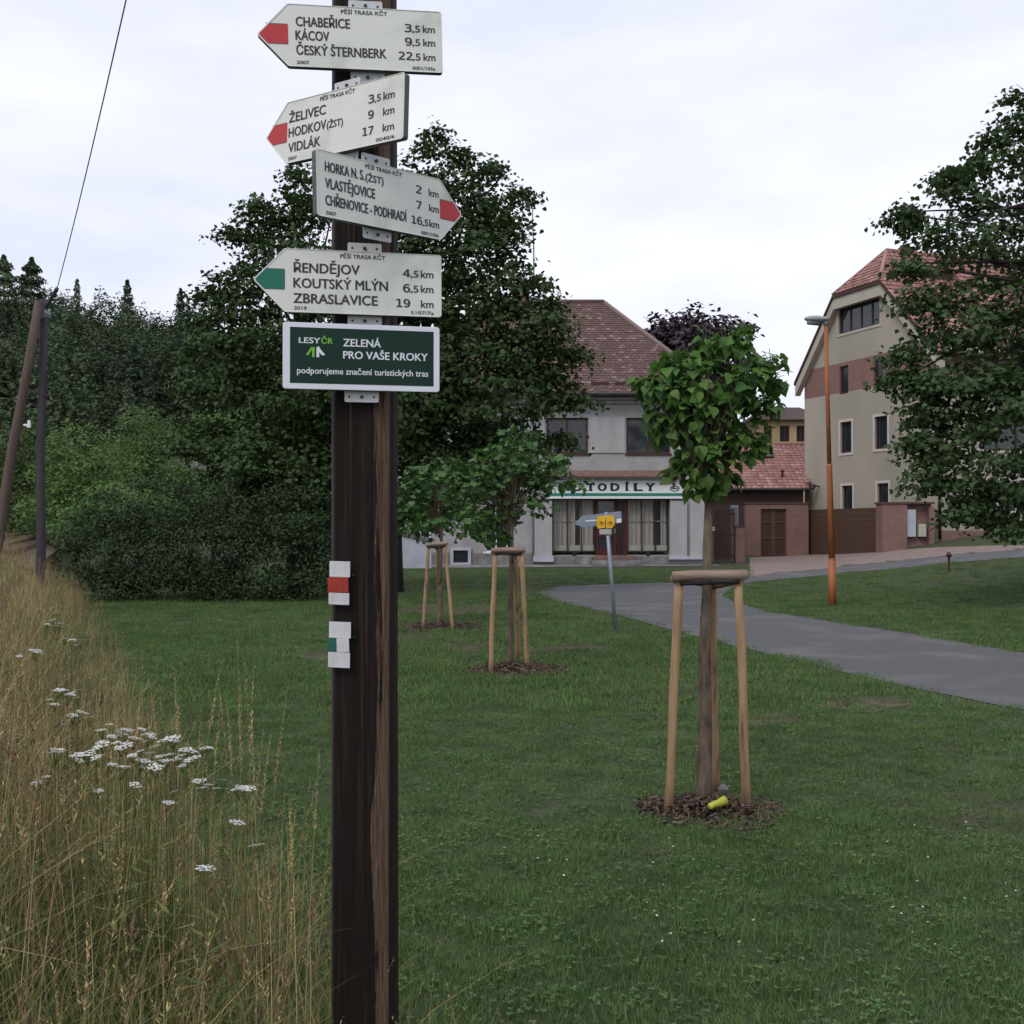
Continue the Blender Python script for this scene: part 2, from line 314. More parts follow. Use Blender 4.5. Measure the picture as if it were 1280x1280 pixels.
# ------------------------------------------------------------------ foliage
def leaves_mesh(name, pos, size, mt, up=.35, shape='maple', out=None, rs=rng):
    N = len(pos); nrm = rs.normal(size=(N, 3)); nrm[:, 2] = np.abs(nrm[:, 2]) + up
    if out is not None: nrm += out * .8
    nrm /= np.linalg.norm(nrm, axis=1)[:, None]
    d = rs.normal(size=(N, 3)); d[:, 2] -= .5; d -= (d * nrm).sum(1)[:, None] * nrm; d /= np.linalg.norm(d, axis=1)[:, None] + 1e-9
    s = np.cross(nrm, d); sz = size * rs.uniform(.6, 1.25, N)[:, None]
    if shape == 'maple':
        prof = [(-.5,0,0), (-.25,.5,-.06), (.12,.3,0), (.5,0,-.1), (.12,-.3,0), (-.25,-.5,-.06)]
    elif shape == 'needle':
        prof = [(-.5,.12,0), (.5,.1,-.05), (.5,-.1,-.05), (-.5,-.12,0)]
    else:
        prof = [(-.5,0,0), (0,.3,.05), (.5,0,-.08), (0,-.3,.05)]
    k = len(prof); V = np.zeros((N, k, 3))
    for i, (a, b, c) in enumerate(prof): V[:, i] = pos + (d * a + s * b + nrm * c) * sz
    me = bpy.data.meshes.new(name)
    if k == 6: tri = np.array([(0,1,2),(0,2,3),(0,3,4),(0,4,5)])
    else: tri = np.array([(0,1,2),(0,2,3)])
    if k == 6:
        idx = (np.arange(N)[:, None, None] * k + tri).reshape(-1, 3)
    else: idx = (np.arange(N)[:, None, None] * k + tri).reshape(-1, 3)
    me.vertices.add(N * k); me.vertices.foreach_set('co', V.reshape(-1)); nl = idx.size
    me.loops.add(nl); me.loops.foreach_set('vertex_index', idx.reshape(-1).astype(np.int32))
    me.polygons.add(nl // 3); me.polygons.foreach_set('loop_start', np.arange(0, nl, 3, dtype=np.int32)); me.polygons.foreach_set('loop_total', np.full(nl // 3, 3, dtype=np.int32))
    me.update(); me.validate(); me.materials.append(mt)
    return me
def clusters(lobes, per_area, shell=.78, rs=rng):
    """lobes: (cx,cy,cz,rx,ry,rz). cluster centres near lobe shells, outward vectors"""
    P = []; O = []
    for (cx, cy, cz, rx, ry, rz) in lobes:
        n = max(6, int(per_area * (rx * ry + ry * rz + rx * rz) * 4.2))
        v = rs.normal(size=(n, 3)); v /= np.linalg.norm(v, axis=1)[:, None]
        r = rs.uniform(shell, 1.08, n) ; r[rs.random(n) < .25] *= .6
        P.append(np.array([cx, cy, cz]) + v * r[:, None] * np.array([rx, ry, rz])); O.append(v)
    return np.concatenate(P), np.concatenate(O)
def crown(name, lobes, per_area, nleaf, size, mt, parent, spread=.28, shape='maple', flat=.45, shell=.78, **k):
    C, O = clusters(lobes, per_area, shell)
    n = len(C); idx = np.repeat(np.arange(n), nleaf)
    off = rng.normal(size=(len(idx), 3)) * spread; off[:, 2] *= flat; off[:, 2] -= np.hypot(off[:, 0], off[:, 1]) * .35
    pos = C[idx] + off
    me = leaves_mesh(name, pos, size, mt, shape=shape, out=O[idx])
    return obj(name, me, parent, **k), C
def limbs(mb, base, top, targets, r0, n, seed=0):
    rr = random.Random(seed)
    for i in range(n):
        t = Vector(targets[rr.randrange(len(targets))]); f = rr.uniform(.25, .9); a = Vector(base).lerp(Vector(top), f)
        m1 = a.lerp(t, .4) + Vector((rr.uniform(-.1,.1), rr.uniform(-.1,.1), .12 * (t - a).length)); r = r0 * (1 - f * .7) * .45
        mb.tube([a, m1, t], [r, r * .6, r * .15], 6)
def lobed(cx, cy, lobs): return [(cx + a, cy + b, c, rx, ry, rz) for (a, b, c, rx, ry, rz) in lobs]

def big_tree(name, base, trunk, lobes, per, nl, size, mt, seed, nlimb=28, spread=.28, tr=.2, kw=None, bark='bark', **c):
    t = empty(name, base, **kw)
    ob, C = crown('crown', lobes, per, nl, size, mt, t, spread=spread, **c)
    m = MB(); k = len(trunk); m.tube(trunk, [tr * (1.25 if i == 0 else 1 - .8 * i / k) for i in range(k)], 10)
    limbs(m, trunk[min(1, k - 1)], trunk[-1], C, tr, nlimb, seed)
    m.build('trunk', M[bark], t, smooth=True)
    return t

# main pair of maples behind the signpost ; local coordinates relative to base. scale 52 px/m at Y=26
def LB(px, py, Y, r1, rz, base, ry=None): # lobe from pixels
    p = PX(px, py, Y); s = F / Y
    k_ = 10 if Y < 30 else 0; return (p.x - base[0], p.y - base[1], p.z - base[2], max(r1 - k_, min(r1, 7)) / s, max((ry or r1) - k_, min(r1, 7)) / s, max(rz - k_ * .7, 4) / s)
b1 = (-3.0, 27, 0)
lob = [LB(*a, b1) for a in [(560,300,26.5,75,100),(545,215,27,40,55),(610,330,26,60,80),(655,420,26,62,70),(600,470,26,90,85),(520,450,25.5,75,110),
       (690,480,26.3,42,40),(600,250,27,38,45),(640,300,26.5,25,45),(540,570,26.5,80,70),(490,330,26.5,50,110),(540,640,27,45,35),(600,560,27,80,50),(510,230,27,30,45),(685,380,26.3,24,24),(718,500,26.3,28,14),(720,440,26.3,16,10),(668,348,26.4,14,12),(648,240,26.6,10,18),(612,205,26.8,14,16),(575,195,27,12,22),(545,170,27,12,20),(700,545,26.2,20,12),(632,270,26.5,16,18)]]
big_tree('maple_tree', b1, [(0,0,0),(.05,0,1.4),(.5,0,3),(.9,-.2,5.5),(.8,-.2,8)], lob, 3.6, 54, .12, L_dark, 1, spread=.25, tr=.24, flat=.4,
         kw=dict(label='tall dark green maple right behind the wooden signpost, leaning over the shop roof', cat='tree', group='large dark maples behind the signpost'))
b2 = (-5.6, 28, 0)
lob = [LB(*a, b2) for a in [(370,330,27.5,62,100),(375,250,28,26,50),(322,290,28,26,48),(300,370,27.5,45,50),(285,440,27,48,60),(350,480,27,80,80),(270,545,27,48,32),(340,590,26.5,85,70),(420,430,27.5,50,120),
       (300,330,28,20,30),(345,300,28,20,35),(258,480,27,36,35),(400,610,27,70,60),(430,520,27,40,90),(405,240,28,22,50),(290,610,27,52,40),(262,365,27.6,16,10),(275,425,27.4,30,24),(375,212,28,9,18),(320,252,28,9,18),(292,290,28,10,10),(240,440,27.6,16,12),(232,480,27.6,14,10),(250,400,27.6,18,10),(355,270,28,10,14),(235,560,27,14,12)]]
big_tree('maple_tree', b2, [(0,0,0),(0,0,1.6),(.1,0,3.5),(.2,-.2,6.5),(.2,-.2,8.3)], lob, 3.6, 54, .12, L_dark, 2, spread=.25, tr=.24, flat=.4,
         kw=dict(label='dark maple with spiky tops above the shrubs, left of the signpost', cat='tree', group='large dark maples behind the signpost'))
# right tree
b3 = (12.3, 21.5, h(12.3, 21.5))
lob = [LB(*a, b3) for a in [(1235,300,21.5,60,60),(1290,190,21.5,60,70),(1180,300,20.8,45,28),(1200,240,21.5,42,28),(1215,400,20.5,75,55),(1160,370,20.5,42,30),(1175,470,20.5,58,40),(1240,500,20,85,55),(1145,480,20.5,30,18),
       (1190,555,20.3,55,38),(1160,585,20.3,28,30),(1250,590,20,60,40),(1218,622,20.3,36,20),(1270,655,19.6,32,14),(1340,420,21,100,130),(1400,250,22.5,120,150),(1420,500,21,130,110),(1500,350,23,130,150),(1340,600,20.5,90,60),(1240,645,20,25,10),
       (1150,515,20.5,36,18),(1128,440,20.5,20,10),(1140,270,21.2,18,10),(1275,135,21.5,24,30),(1132,262,21.2,12,8),(1140,330,20.8,18,8),(1122,470,20.4,12,6),(1150,545,20.3,14,8),(1176,600,20.2,14,10),(1190,215,21.3,14,10),(1222,205,21.4,14,16),(1250,170,21.5,16,20),(1205,640,20,14,8)]]
big_tree('maple_tree', b3, [(0,0,0),(0,0,1.8),(.1,0,4),(.2,0,7),(.2,0,10)], lob, 3.5, 58, .11, L_right, 3, nlimb=60, spread=.22, flat=.35, tr=.26,
         kw=dict(label='large maple with low spreading boughs in front of the beige gabled building', cat='tree'))
# purple beech behind
b4 = (15.5, 82, 0)
lob = [LB(*a, b4) for a in [(868,430,82,52,38),(835,420,82,24,24),(900,415,82,28,24),(870,405,82,26,20),(880,470,82,60,50)]]
big_tree('beech_tree', b4, [(0,0,0),(0,0,5),(0,0,12)], lob, .5, 40, .5, L_pur, 4, nlimb=12, spread=.8, tr=.4, kw=dict(label='dark purple-leaved tree rising behind the brown-roofed shop house', cat='tree'), shape='kite')

# shrubs in front at left
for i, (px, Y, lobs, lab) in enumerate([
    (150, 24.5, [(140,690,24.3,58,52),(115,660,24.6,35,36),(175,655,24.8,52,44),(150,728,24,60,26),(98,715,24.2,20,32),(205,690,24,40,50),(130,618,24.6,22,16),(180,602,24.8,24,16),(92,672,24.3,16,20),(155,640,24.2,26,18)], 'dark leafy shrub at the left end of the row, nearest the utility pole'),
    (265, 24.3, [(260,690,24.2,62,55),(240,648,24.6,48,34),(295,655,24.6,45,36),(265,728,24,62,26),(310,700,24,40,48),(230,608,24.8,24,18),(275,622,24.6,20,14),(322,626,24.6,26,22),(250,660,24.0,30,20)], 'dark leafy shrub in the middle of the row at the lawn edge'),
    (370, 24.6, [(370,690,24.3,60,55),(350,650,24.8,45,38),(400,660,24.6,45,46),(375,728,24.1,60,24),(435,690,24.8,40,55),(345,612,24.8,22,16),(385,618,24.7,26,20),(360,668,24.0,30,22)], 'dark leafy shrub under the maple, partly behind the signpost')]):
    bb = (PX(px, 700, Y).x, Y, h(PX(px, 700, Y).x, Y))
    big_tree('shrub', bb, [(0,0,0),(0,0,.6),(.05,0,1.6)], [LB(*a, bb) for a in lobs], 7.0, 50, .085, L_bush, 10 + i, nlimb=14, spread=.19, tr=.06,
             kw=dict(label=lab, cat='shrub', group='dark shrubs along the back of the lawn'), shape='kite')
# mid background trees
for i, (px, Y, lobs, lab) in enumerate([
    (95, 42, [(95,570,42,44,44),(70,590,42,30,40),(120,600,41,50,44),(90,640,41,60,40)], 'light green rounded tree just right of the utility poles'),
    (175, 52, [(180,545,52,42,36),(195,600,51,50,48),(160,585,52,44,40),(200,640,50,60,40)], 'rounded tree below the forest, in the middle of the background greenery'),
    (240, 40, [(245,610,40,40,26),(270,600,40,40,34),(225,640,40,50,30)], 'low bushy tree behind the shrubs beside the dark maple'),
    (15, 60, [(15,600,60,34,44),(40,560,60,30,36),(-20,590,60,40,60),(20,640,58,50,34)], 'dark green tree behind the leaning utility pole'),
    (140, 38, [(150,622,38,50,26),(110,640,38,44,26),(175,640,38,44,24)], 'willowy pale bush directly behind the shrub row'),
    (300, 60, [(300,560,60,50,50),(350,560,60,60,60),(260,540,60,30,26),(330,620,58,90,40)], 'shaded tree behind the spiky-topped maple')]):
    p = PX(px, 655, Y); bb = (p.x, Y, h(p.x, Y))
    big_tree('broadleaf_tree', bb, [(0,0,-.1),(0,0,1.2),(0,0,3)], [LB(*a, bb) for a in lobs], 1.6, 60, .17, L_bg, 30 + i, nlimb=10, spread=.36, tr=.15,
             kw=dict(label=lab, cat='tree', group='broadleaf trees below the forest'), shape='kite')

# small cottage hidden in the greenery
p = PX(226, 575, 68); ct = empty('cottage', (p.x, 68, 0), label='small pale cottage peeking out between the trees on the hillside', cat='house')
m = MB(); m.box((-1.2,0,0),(1.0,4,5.2)); m.build('wall', M['plaster'], ct)
m = MB(); m.prism([(-1.5,5.15),(1.3,5.15),(-.1,6.3)], -.3, 4.3); m.build('roof', M['conc'], ct)
m = MB(); m.box((-.4,-.03,4.1),(.4,.05,4.8)); m.build('window', M['dark'], ct)

# forest prototypes (shared meshes) -------------------------------------------------
def spruce_mesh(H, rad, seed, n=2600, s=.55):
    rs = np.random.default_rng(seed); t = rs.random(n) ** .8; z = H * (.12 + .88 * t)
    tier = .75 + .35 * np.sin(z * 2 * math.pi / (H / 11) + rs.uniform(0, .8, n)); r = rad * (1 - t) ** .8 * tier * rs.uniform(.35, 1.05, n) + .08
    a = rs.uniform(0, 2 * math.pi, n); pos = np.stack([r * np.cos(a), r * np.sin(a), z - r * .22], 1)
    o = np.stack([np.cos(a), np.sin(a), np.zeros(n)], 1)
    return leaves_mesh('spruce_crown', pos, s, L_for, shape='kite', out=o, rs=rs)
def round_mesh(H, rad, seed, n=3600, s=.5):
    rs = np.random.default_rng(seed); v = rs.normal(size=(n, 3)); v /= np.linalg.norm(v, axis=1)[:, None]
    bump = 1 + .22 * np.sin(v[:, 0] * 7 + seed) * np.sin(v[:, 1] * 6) + .15 * np.sin(v[:, 2] * 9)
    pos = v * np.array([rad, rad, H * .4]) * (bump * rs.uniform(.7, 1.02, n))[:, None] + np.array([0, 0, H * .6])
    return leaves_mesh('round_crown', pos, s, L_for, shape='kite', out=v, rs=rs)
def trunk_mesh(H, r):
    m = MB(); m.tube([(0,0,0),(0,0,H*.5),(0,0,H*.98)], [r, r*.7, r*.1], 6); return m.mesh('trunk', M['bark'])
def join_mesh(name, a, b):
    bm = bmesh.new(); bm.from_mesh(a); n = len(bm.faces); bm.from_mesh(b); bm.faces.ensure_lookup_table()
    for f in bm.faces[n:]: f.material_index = 1
    me = bpy.data.meshes.new(name); bm.to_mesh(me); bm.free(); me.materials.append(a.materials[0]); me.materials.append(b.materials[0]); return me

def scatter(name, protos, pts, rots, scls, idx, **k):
    """one object whose points carry instances of the prototype meshes"""
    me = bpy.data.meshes.new(name); me.from_pydata([tuple(p) for p in pts], [], [])
    a = me.attributes.new('rot', 'FLOAT_VECTOR', 'POINT'); a.data.foreach_set('vector', np.asarray(rots, dtype=np.float32).reshape(-1))
    a = me.attributes.new('scl', 'FLOAT_VECTOR', 'POINT'); a.data.foreach_set('vector', np.asarray(scls, dtype=np.float32).reshape(-1))
    a = me.attributes.new('pick', 'INT', 'POINT'); a.data.foreach_set('value', np.asarray(idx, dtype=np.int32))
    o = bpy.data.objects.new(name, me); COL.objects.link(o)
    ng = bpy.data.node_groups.new(name, 'GeometryNodeTree'); ng.interface.new_socket('Geometry', in_out='INPUT', socket_type='NodeSocketGeometry'); ng.interface.new_socket('Geometry', in_out='OUTPUT', socket_type='NodeSocketGeometry')
    gi = ng.nodes.new('NodeGroupInput'); go = ng.nodes.new('NodeGroupOutput'); iop = ng.nodes.new('GeometryNodeInstanceOnPoints')
    g2i = ng.nodes.new('GeometryNodeGeometryToInstance')
    for pm in reversed(protos):
        po = bpy.data.objects.new(name + '_source', pm)
        n = ng.nodes.new('GeometryNodeObjectInfo'); n.inputs['Object'].default_value = po; ng.links.new(n.outputs['Geometry'], g2i.inputs[0])
    def attr(nm, ty):
        n = ng.nodes.new('GeometryNodeInputNamedAttribute'); n.data_type = ty; n.inputs[0].default_value = nm; return n.outputs[0]
    ng.links.new(gi.outputs[0], iop.inputs['Points']); ng.links.new(g2i.outputs[0], iop.inputs['Instance']); iop.inputs['Pick Instance'].default_value = True
    ng.links.new(attr('pick', 'INT'), iop.inputs['Instance Index']); ng.links.new(attr('rot', 'FLOAT_VECTOR'), iop.inputs['Rotation']); ng.links.new(attr('scl', 'FLOAT_VECTOR'), iop.inputs['Scale'])
    ng.links.new(iop.outputs[0], go.inputs[0])
    md = o.modifiers.new('scatter', 'NODES'); md.node_group = ng
    return tag(o, kind='stuff', **k)

sp = [join_mesh('s', spruce_mesh(16, 3.3, 5), trunk_mesh(15, .18)), join_mesh('s', spruce_mesh(18, 2.9, 6), trunk_mesh(17, .18)),
      join_mesh('s', round_mesh(13, 3.4, 7), trunk_mesh(10, .2)), join_mesh('s', round_mesh(15, 3.0, 8), trunk_mesh(12, .2))]
pts = []; rots = []; scl = []; ix = []
rr = random.Random(5); y = 94
while y < 200:
    x = -.62 * y - 12
    while x < -.02 * y - 5:
        X, Y_ = x + rr.uniform(-1.6, 1.6), y + rr.uniform(-1.6, 1.6)
        s = rr.uniform(.8, 1.15) * (.75 if y < 100 else 1)
        pts.append((X, Y_, hh(X, Y_) - .3)); rots.append((0, 0, rr.uniform(0, 6.28))); scl.append((s, s, s)); ix.append(rr.choice([0,1,0,1,2,3]) if y < 125 else rr.choice([2,3]))
        x += 5.4
    y += 5.2 if y < 165 else 12
scatter('forest', sp, pts, rots, scl, ix, label='dense dark mixed forest covering the hillside at left', cat='forest')
# distinct skyline conifers
conl = ['tall dark spruce on the skyline at the far left edge of the forest', 'pointed spruce on the skyline second from the left edge', 'thin sparse conifer on the skyline right of the utility pole top', 'ragged conifer standing alone above the middle of the forest skyline', 'short spruce on the skyline nearest the dark maple']
for i, (px, py, H, wd, dens) in enumerate([(3,318,18,8.5,3400),(38,321,18,8.0,3400),(95,348,16,2.6,500),(158,349,15,3.6,800),(225,360,13,2.8,700)]):
    Y = 158; p = PX(px, py, Y); t = empty('spruce_tree', (p.x, Y, p.z - H), label=conl[i], cat='tree', group='conifers on the forest skyline')
    obj('crown', spruce_mesh(H, wd, 40 + i, int(dens*1.6), .5), t); obj('trunk', trunk_mesh(H, .18), t)

# ------------------------------------------------------------------ facades
def facade(mb, fr, Lf, Rf, z0, z1, holes, reveal, mfun=lambda z: 0, extra=()):
    zs = sorted(set([z0, z1] + [z for hl in holes for z in hl[2:4]] + list(extra))); zs = [z for z in zs if z0 <= z <= z1]
    for za, zb in zip(zs, zs[1:]):
        if zb - za < 1e-4: continue
        zm = (za + zb) / 2; hs = sorted(hl for hl in holes if hl[2] < zm < hl[3]); ea = Lf(za); eb = Lf(zb)
        for hl in hs:
            mb.poly([fr(ea, za, 0), fr(hl[0], za, 0), fr(hl[0], zb, 0), fr(eb, zb, 0)], mfun(zm)); ea = eb = hl[1]
        mb.poly([fr(ea, za, 0), fr(Rf(za), za, 0), fr(Rf(zb), zb, 0), fr(eb, zb, 0)], mfun(zm))
    for (a, b, c, d) in holes:
        for q in (((a,c),(b,c)), ((b,c),(b,d)), ((b,d),(a,d)), ((a,d),(a,c))):
            mb.poly([fr(*q[0], 0), fr(*q[1], 0), fr(*q[1], -reveal), fr(*q[0], -reveal)], mfun((c + d) / 2))
def fbox(mb, fr, u0, u1, z0, z1, d0, d1, mi=0):
    n = len(mb.v); mb.v += [tuple(fr(*p)) for p in ((u0,z0,d0),(u1,z0,d0),(u1,z0,d1),(u0,z0,d1),(u0,z1,d0),(u1,z1,d0),(u1,z1,d1),(u0,z1,d1))]
    for f in ((0,3,2,1),(4,5,6,7),(0,1,5,4),(1,2,6,5),(2,3,7,6),(3,0,4,7)): mb.f.append(tuple(n + i for i in f)); mb.m.append(mi)
def window(par, fr, u0, u1, z0, z1, d=-.18, nv=0, nh=0, fm='brownfr', pm='glass', trim=None, fw=.07, sill=None, vpos=None, cur=None):
    m = MB(); 
    fbox(m, fr, u0, u1, z1 - fw, z1, d, d + .07); fbox(m, fr, u0, u1, z0, z0 + fw, d, d + .07)
    fbox(m, fr, u0, u0 + fw, z0 + fw, z1 - fw, d, d + .07); fbox(m, fr, u1 - fw, u1, z0 + fw, z1 - fw, d, d + .07)
    vp = vpos or [(i + 1) / (nv + 1) for i in range(nv)]
    for t in vp: c = u0 + (u1 - u0) * t; fbox(m, fr, c - fw * .5, c + fw * .5, z0 + fw, z1 - fw, d, d + .065)
    for i in range(nh): c = z0 + (z1 - z0) * (i + 1) / (nh + 1); fbox(m, fr, u0 + fw, u1 - fw, c - fw * .35, c + fw * .35, d, d + .06)
    wd = m.build('window', M[fm], par)
    ed = [u0 + fw] + [u0 + (u1 - u0) * t for t in vp] + [u1 - fw]
    for a, b in zip(ed, ed[1:]):
        m = MB(); m.poly([fr(a, z0 + fw, d + .02), fr(b, z0 + fw, d + .02), fr(b, z1 - fw, d + .02), fr(a, z1 - fw, d + .02)]); m.build('pane', M[pm], wd, norm=False)
    if trim:
        m = MB(); tw = .13; fbox(m, fr, u0 - tw, u1 + tw, z1, z1 + tw, .002, .03); fbox(m, fr, u0 - tw, u1 + tw, z0 - tw, z0, .002, .035)
        fbox(m, fr, u0 - tw, u0, z0, z1, .002, .03); fbox(m, fr, u1, u1 + tw, z0, z1, .002, .03); m.build('trim', M[trim], wd)
    if sill:
        m = MB(); fbox(m, fr, u0 - .06, u1 + .06, z0 - .06, z0 - .005, -.1, .07); m.build('sill', M[sill], wd)
    if cur:
        m = MB(); m.poly([fr(u0, z0, d - .3), fr(u1, z0, d - .3), fr(u1, z1, d - .3), fr(u0, z1, d - .3)]); m.build('curtain', M[cur], wd, norm=False)
    return wd
def tiles(mb, O, U, V, polyuv, tw, th, lift=.035, flat=False, rs=random.Random(3)):
    """pantiles laid on the plane O + u U + v V, clipped by tile centre"""
    U = Vector(U).normalized(); V = Vector(V).normalized(); Nn = U.cross(V).normalized(); O = Vector(O)
    if Nn.z < 0: Nn = -Nn
    us = [p[0] for p in polyuv]; vs = [p[1] for p in polyuv]; r = 0; v = min(vs)
    while v < max(vs):
        u = min(us) - (tw / 2 if flat and r % 2 else 0)
        while u < max(us):
            if inpoly(u + tw / 2, v + th / 2, polyuv):
                j = rs.uniform(-.006, .006); q = lambda a, b, c: O + U * a + V * b + Nn * (c + j)
                v1 = v + th * 1.05
                if flat: mb.poly([q(u + .01, v, lift), q(u + tw - .01, v, lift), q(u + tw - .01, v1, .008), q(u + .01, v1, .008)]); mb.poly([q(u + .01, v, 0), q(u + tw - .01, v, 0), q(u + tw - .01, v, lift), q(u + .01, v, lift)])
                else:
                    n = len(mb.v)
                    mb.v += [tuple(x) for x in (q(u, v, lift), q(u + tw * .5, v, lift + .045), q(u + tw, v, lift), q(u, v1, .01), q(u + tw * .5, v1, .05), q(u + tw, v1, .01), q(u, v, -.01), q(u + tw, v, -.01))]
                    mb.f += [(n, n+1, n+4, n+3), (n+1, n+2, n+5, n+4), (n+6, n+7, n+2, n+1, n)]; mb.m += [0, 0, 0]
            u += tw
        v += th; r += 1
def uv(O, U, V, P):
    U = Vector(U).normalized(); V = Vector(V).normalized(); return [((Vector(p) - Vector(O)).dot(U), (Vector(p) - Vector(O)).dot(V)) for p in P]

# ------------------------------------------------------------------ text
FONT = None
try:
    import os
    FONT = bpy.data.fonts.load(os.path.join(bpy.utils.system_resource('DATAFILES'), 'fonts', 'DejaVuSansMono.woff2'))   # Blender's own interface font
except Exception: FONT = None
def text_mesh(s, x0, z0, width, cap, y=-.002, bold=0.0, align='l', th=.0006):
    bold0 = bold * 1.0; bold = 0
    cu = bpy.data.curves.new('t', 'FONT'); cu.body = s; cu.size = 1; cu.offset = bold
    if FONT and s[:1] in '0123456789' and cap > .025: cu.font = FONT
    cu.extrude = 0; cu.resolution_u = 3
    o = bpy.data.objects.new('t', cu); COL.objects.link(o); bpy.context.view_layer.update()
    dg = bpy.context.evaluated_depsgraph_get(); me = bpy.data.meshes.new_from_object(o.evaluated_get(dg))
    bpy.data.objects.remove(o); bpy.data.curves.remove(cu)
    n = len(me.vertices); co = np.zeros(n * 3); me.vertices.foreach_get('co', co); co = co.reshape(-1, 3)
    mn, mxx = co[:, 0].min(), co[:, 0].max(); k = cap / .73; sx = width / (mxx - mn) if width else k
    X = (co[:, 0] - mn) * sx; X = X + x0 if align == 'l' else X + x0 - X.max()
    if align == 'c': X = (co[:, 0] - mn) * sx; X = X - X.max() / 2 + x0
    V = [(float(a), y, float(b)) for a, b in zip(X, co[:, 1] * k + z0)]
    Fc = [tuple(p.vertices) for p in me.polygons]; bpy.data.meshes.remove(me)
    if bold0 > 0:   # heavier strokes: shifted copies, each a hair behind the last
        V0, F0 = list(V), list(Fc); n0 = len(V0); k_ = 0
        for dx, dz in ((-1, 0), (1, 0), (0, -.6), (0, .6), (-.8, .5), (.8, -.5)):
            k_ += 1; V += [(a + dx * bold0 * cap, b_ + .00004 * k_, c + dz * bold0 * cap) for a, b_, c in V0]; Fc += [tuple(i + n0 * k_ for i in f) for f in F0]
    return V, Fc
def lettering(name, items, mt, parent, **k):
    m = MB()
    for it in items:
        V, Fc = text_mesh(*it[0], **it[1]); n = len(m.v); m.v += V; m.f += [tuple(n + i for i in f) for f in Fc]; m.m += [0] * len(Fc)
    o = m.build(name, mt, parent, norm=False, **k)
    return o

# ------------------------------------------------------------------ shop house (front plane y = 45)
HX = 2.0
house = empty('shop_house', (HX, 45, 0), label='two-storey grey plaster house with brown hipped roof and a car parts shopfront', cat='house')
fr = lambda u, z, d: Vector((u - HX, -d, z))
def hx(px): return (px - 640) / 30
def hz(py): return EYE + (HZ - py) / 30
X0, X1 = -5.6, 8.27
up = [(hx(783), hx(838)), (hx(683), hx(735)), (hx(583), hx(635)), (hx(495), hx(545))]
low = [(hx(606), hx(634), hz(690), hz(628)), (hx(512), hx(538), hz(690), hz(628))]
SH = (hx(690), hx(837), .38, hz(623))
holes = [(a, b, hz(567), hz(522)) for a, b in up] + low + [SH]
m = MB(); facade(m, fr, lambda z: X0, lambda z: X1, 0, 7.0, holes, .22)
m.poly([fr(X1, 0, 0), fr(X1, 0, -10), fr(X1, 7, -10), fr(X1, 7, 0)]); m.poly([fr(X0, 0, 0), fr(X0, 7, 0), fr(X0, 7, -10), fr(X0, 0, -10)]); m.poly([fr(X0, 0, -10), fr(X1, 0, -10), fr(X1, 7, -10), fr(X0, 7, -10)])
m.build('wall', M['plaster'], house, norm=False)
for a, b in up: window(house, fr, a, b, hz(567), hz(522), d=-.16, nv=1, sill='brownfr', fw=.08)
for (a, b, c, d_) in low: window(house, fr, a, b, c, d_, d=-.16, nv=1, fm='white', sill='white', fw=.06)
# relief panel between the upper windows, cornice, ledges
for (a, b) in ((hx(736.5), hx(781)), (hx(637), hx(681)), (hx(548), hx(581))): m = MB(); fbox(m, fr, a, b, hz(566), hz(521), .002, .05); m.build('relief_panel', M['plaster2'], house)
m = MB(); fbox(m, fr, X0 - .1, X1 + .1, 6.72, 6.86, .002, .14); fbox(m, fr, X0 - .3, X1 + .3, 6.86, 7.0, .002, .4); m.build('cornice', M['plaster2'], house)
m = MB(); m.prism([(0, 0)] * 0 or [(-.002, hz(597)), (-.42, hz(597)), (-.42, hz(595.3)), (-.002, hz(588))], 0, 1)
m.v = [fr(hx(668) if v[1] == 0 else hx(852), v[2], -v[0]) for v in m.v]; m.v = [tuple(v) for v in m.v]; m.build('copper_ledge', M['copper'], house)
m = MB(); fbox(m, fr, hx(672), hx(850), hz(599.5), hz(597.2), .002, .3); m.build('ledge_moulding', M['plaster2'], house)
for a, b, f in ((hx(668), hx(690), 1), (hx(837.3), hx(858), 0), (hx(862), hx(887), 0)):
    m = MB(); fbox(m, fr, a, b, hz(695), hz(626), .002, .16 if b < 8 else .08); pl = m.build('pilaster', M['plaster2'], house)
    m = MB(); fbox(m, fr, a - .06, b + .06, hz(702 if f else 699), hz(694.8), .002, .24 if b < 8 else .2); m.build('pilaster_foot', M['plinthw'], pl)
for a_, b_, c_ in ((X0, hx(668), .5), (hx(691), hx(740), .36), (hx(786), hx(836.5), .36)): m = MB(); fbox(m, fr, a_, b_, 0, c_, .002, .055); m.build('plinth', M['conc'], house)
for px in (718, 810): m = MB(); fbox(m, fr, hx(px - 2.7), hx(px + 2.7), .1 + hz(695) - .1, hz(690), .052 if 0 else .003, .02); m.build('vent', M['black'], house)
# basement window with white frame
wb = window(house, fr, hx(563), hx(589), hz(707), hz(684), d=.064, fm='plinthw', pm='glass', fw=.13)
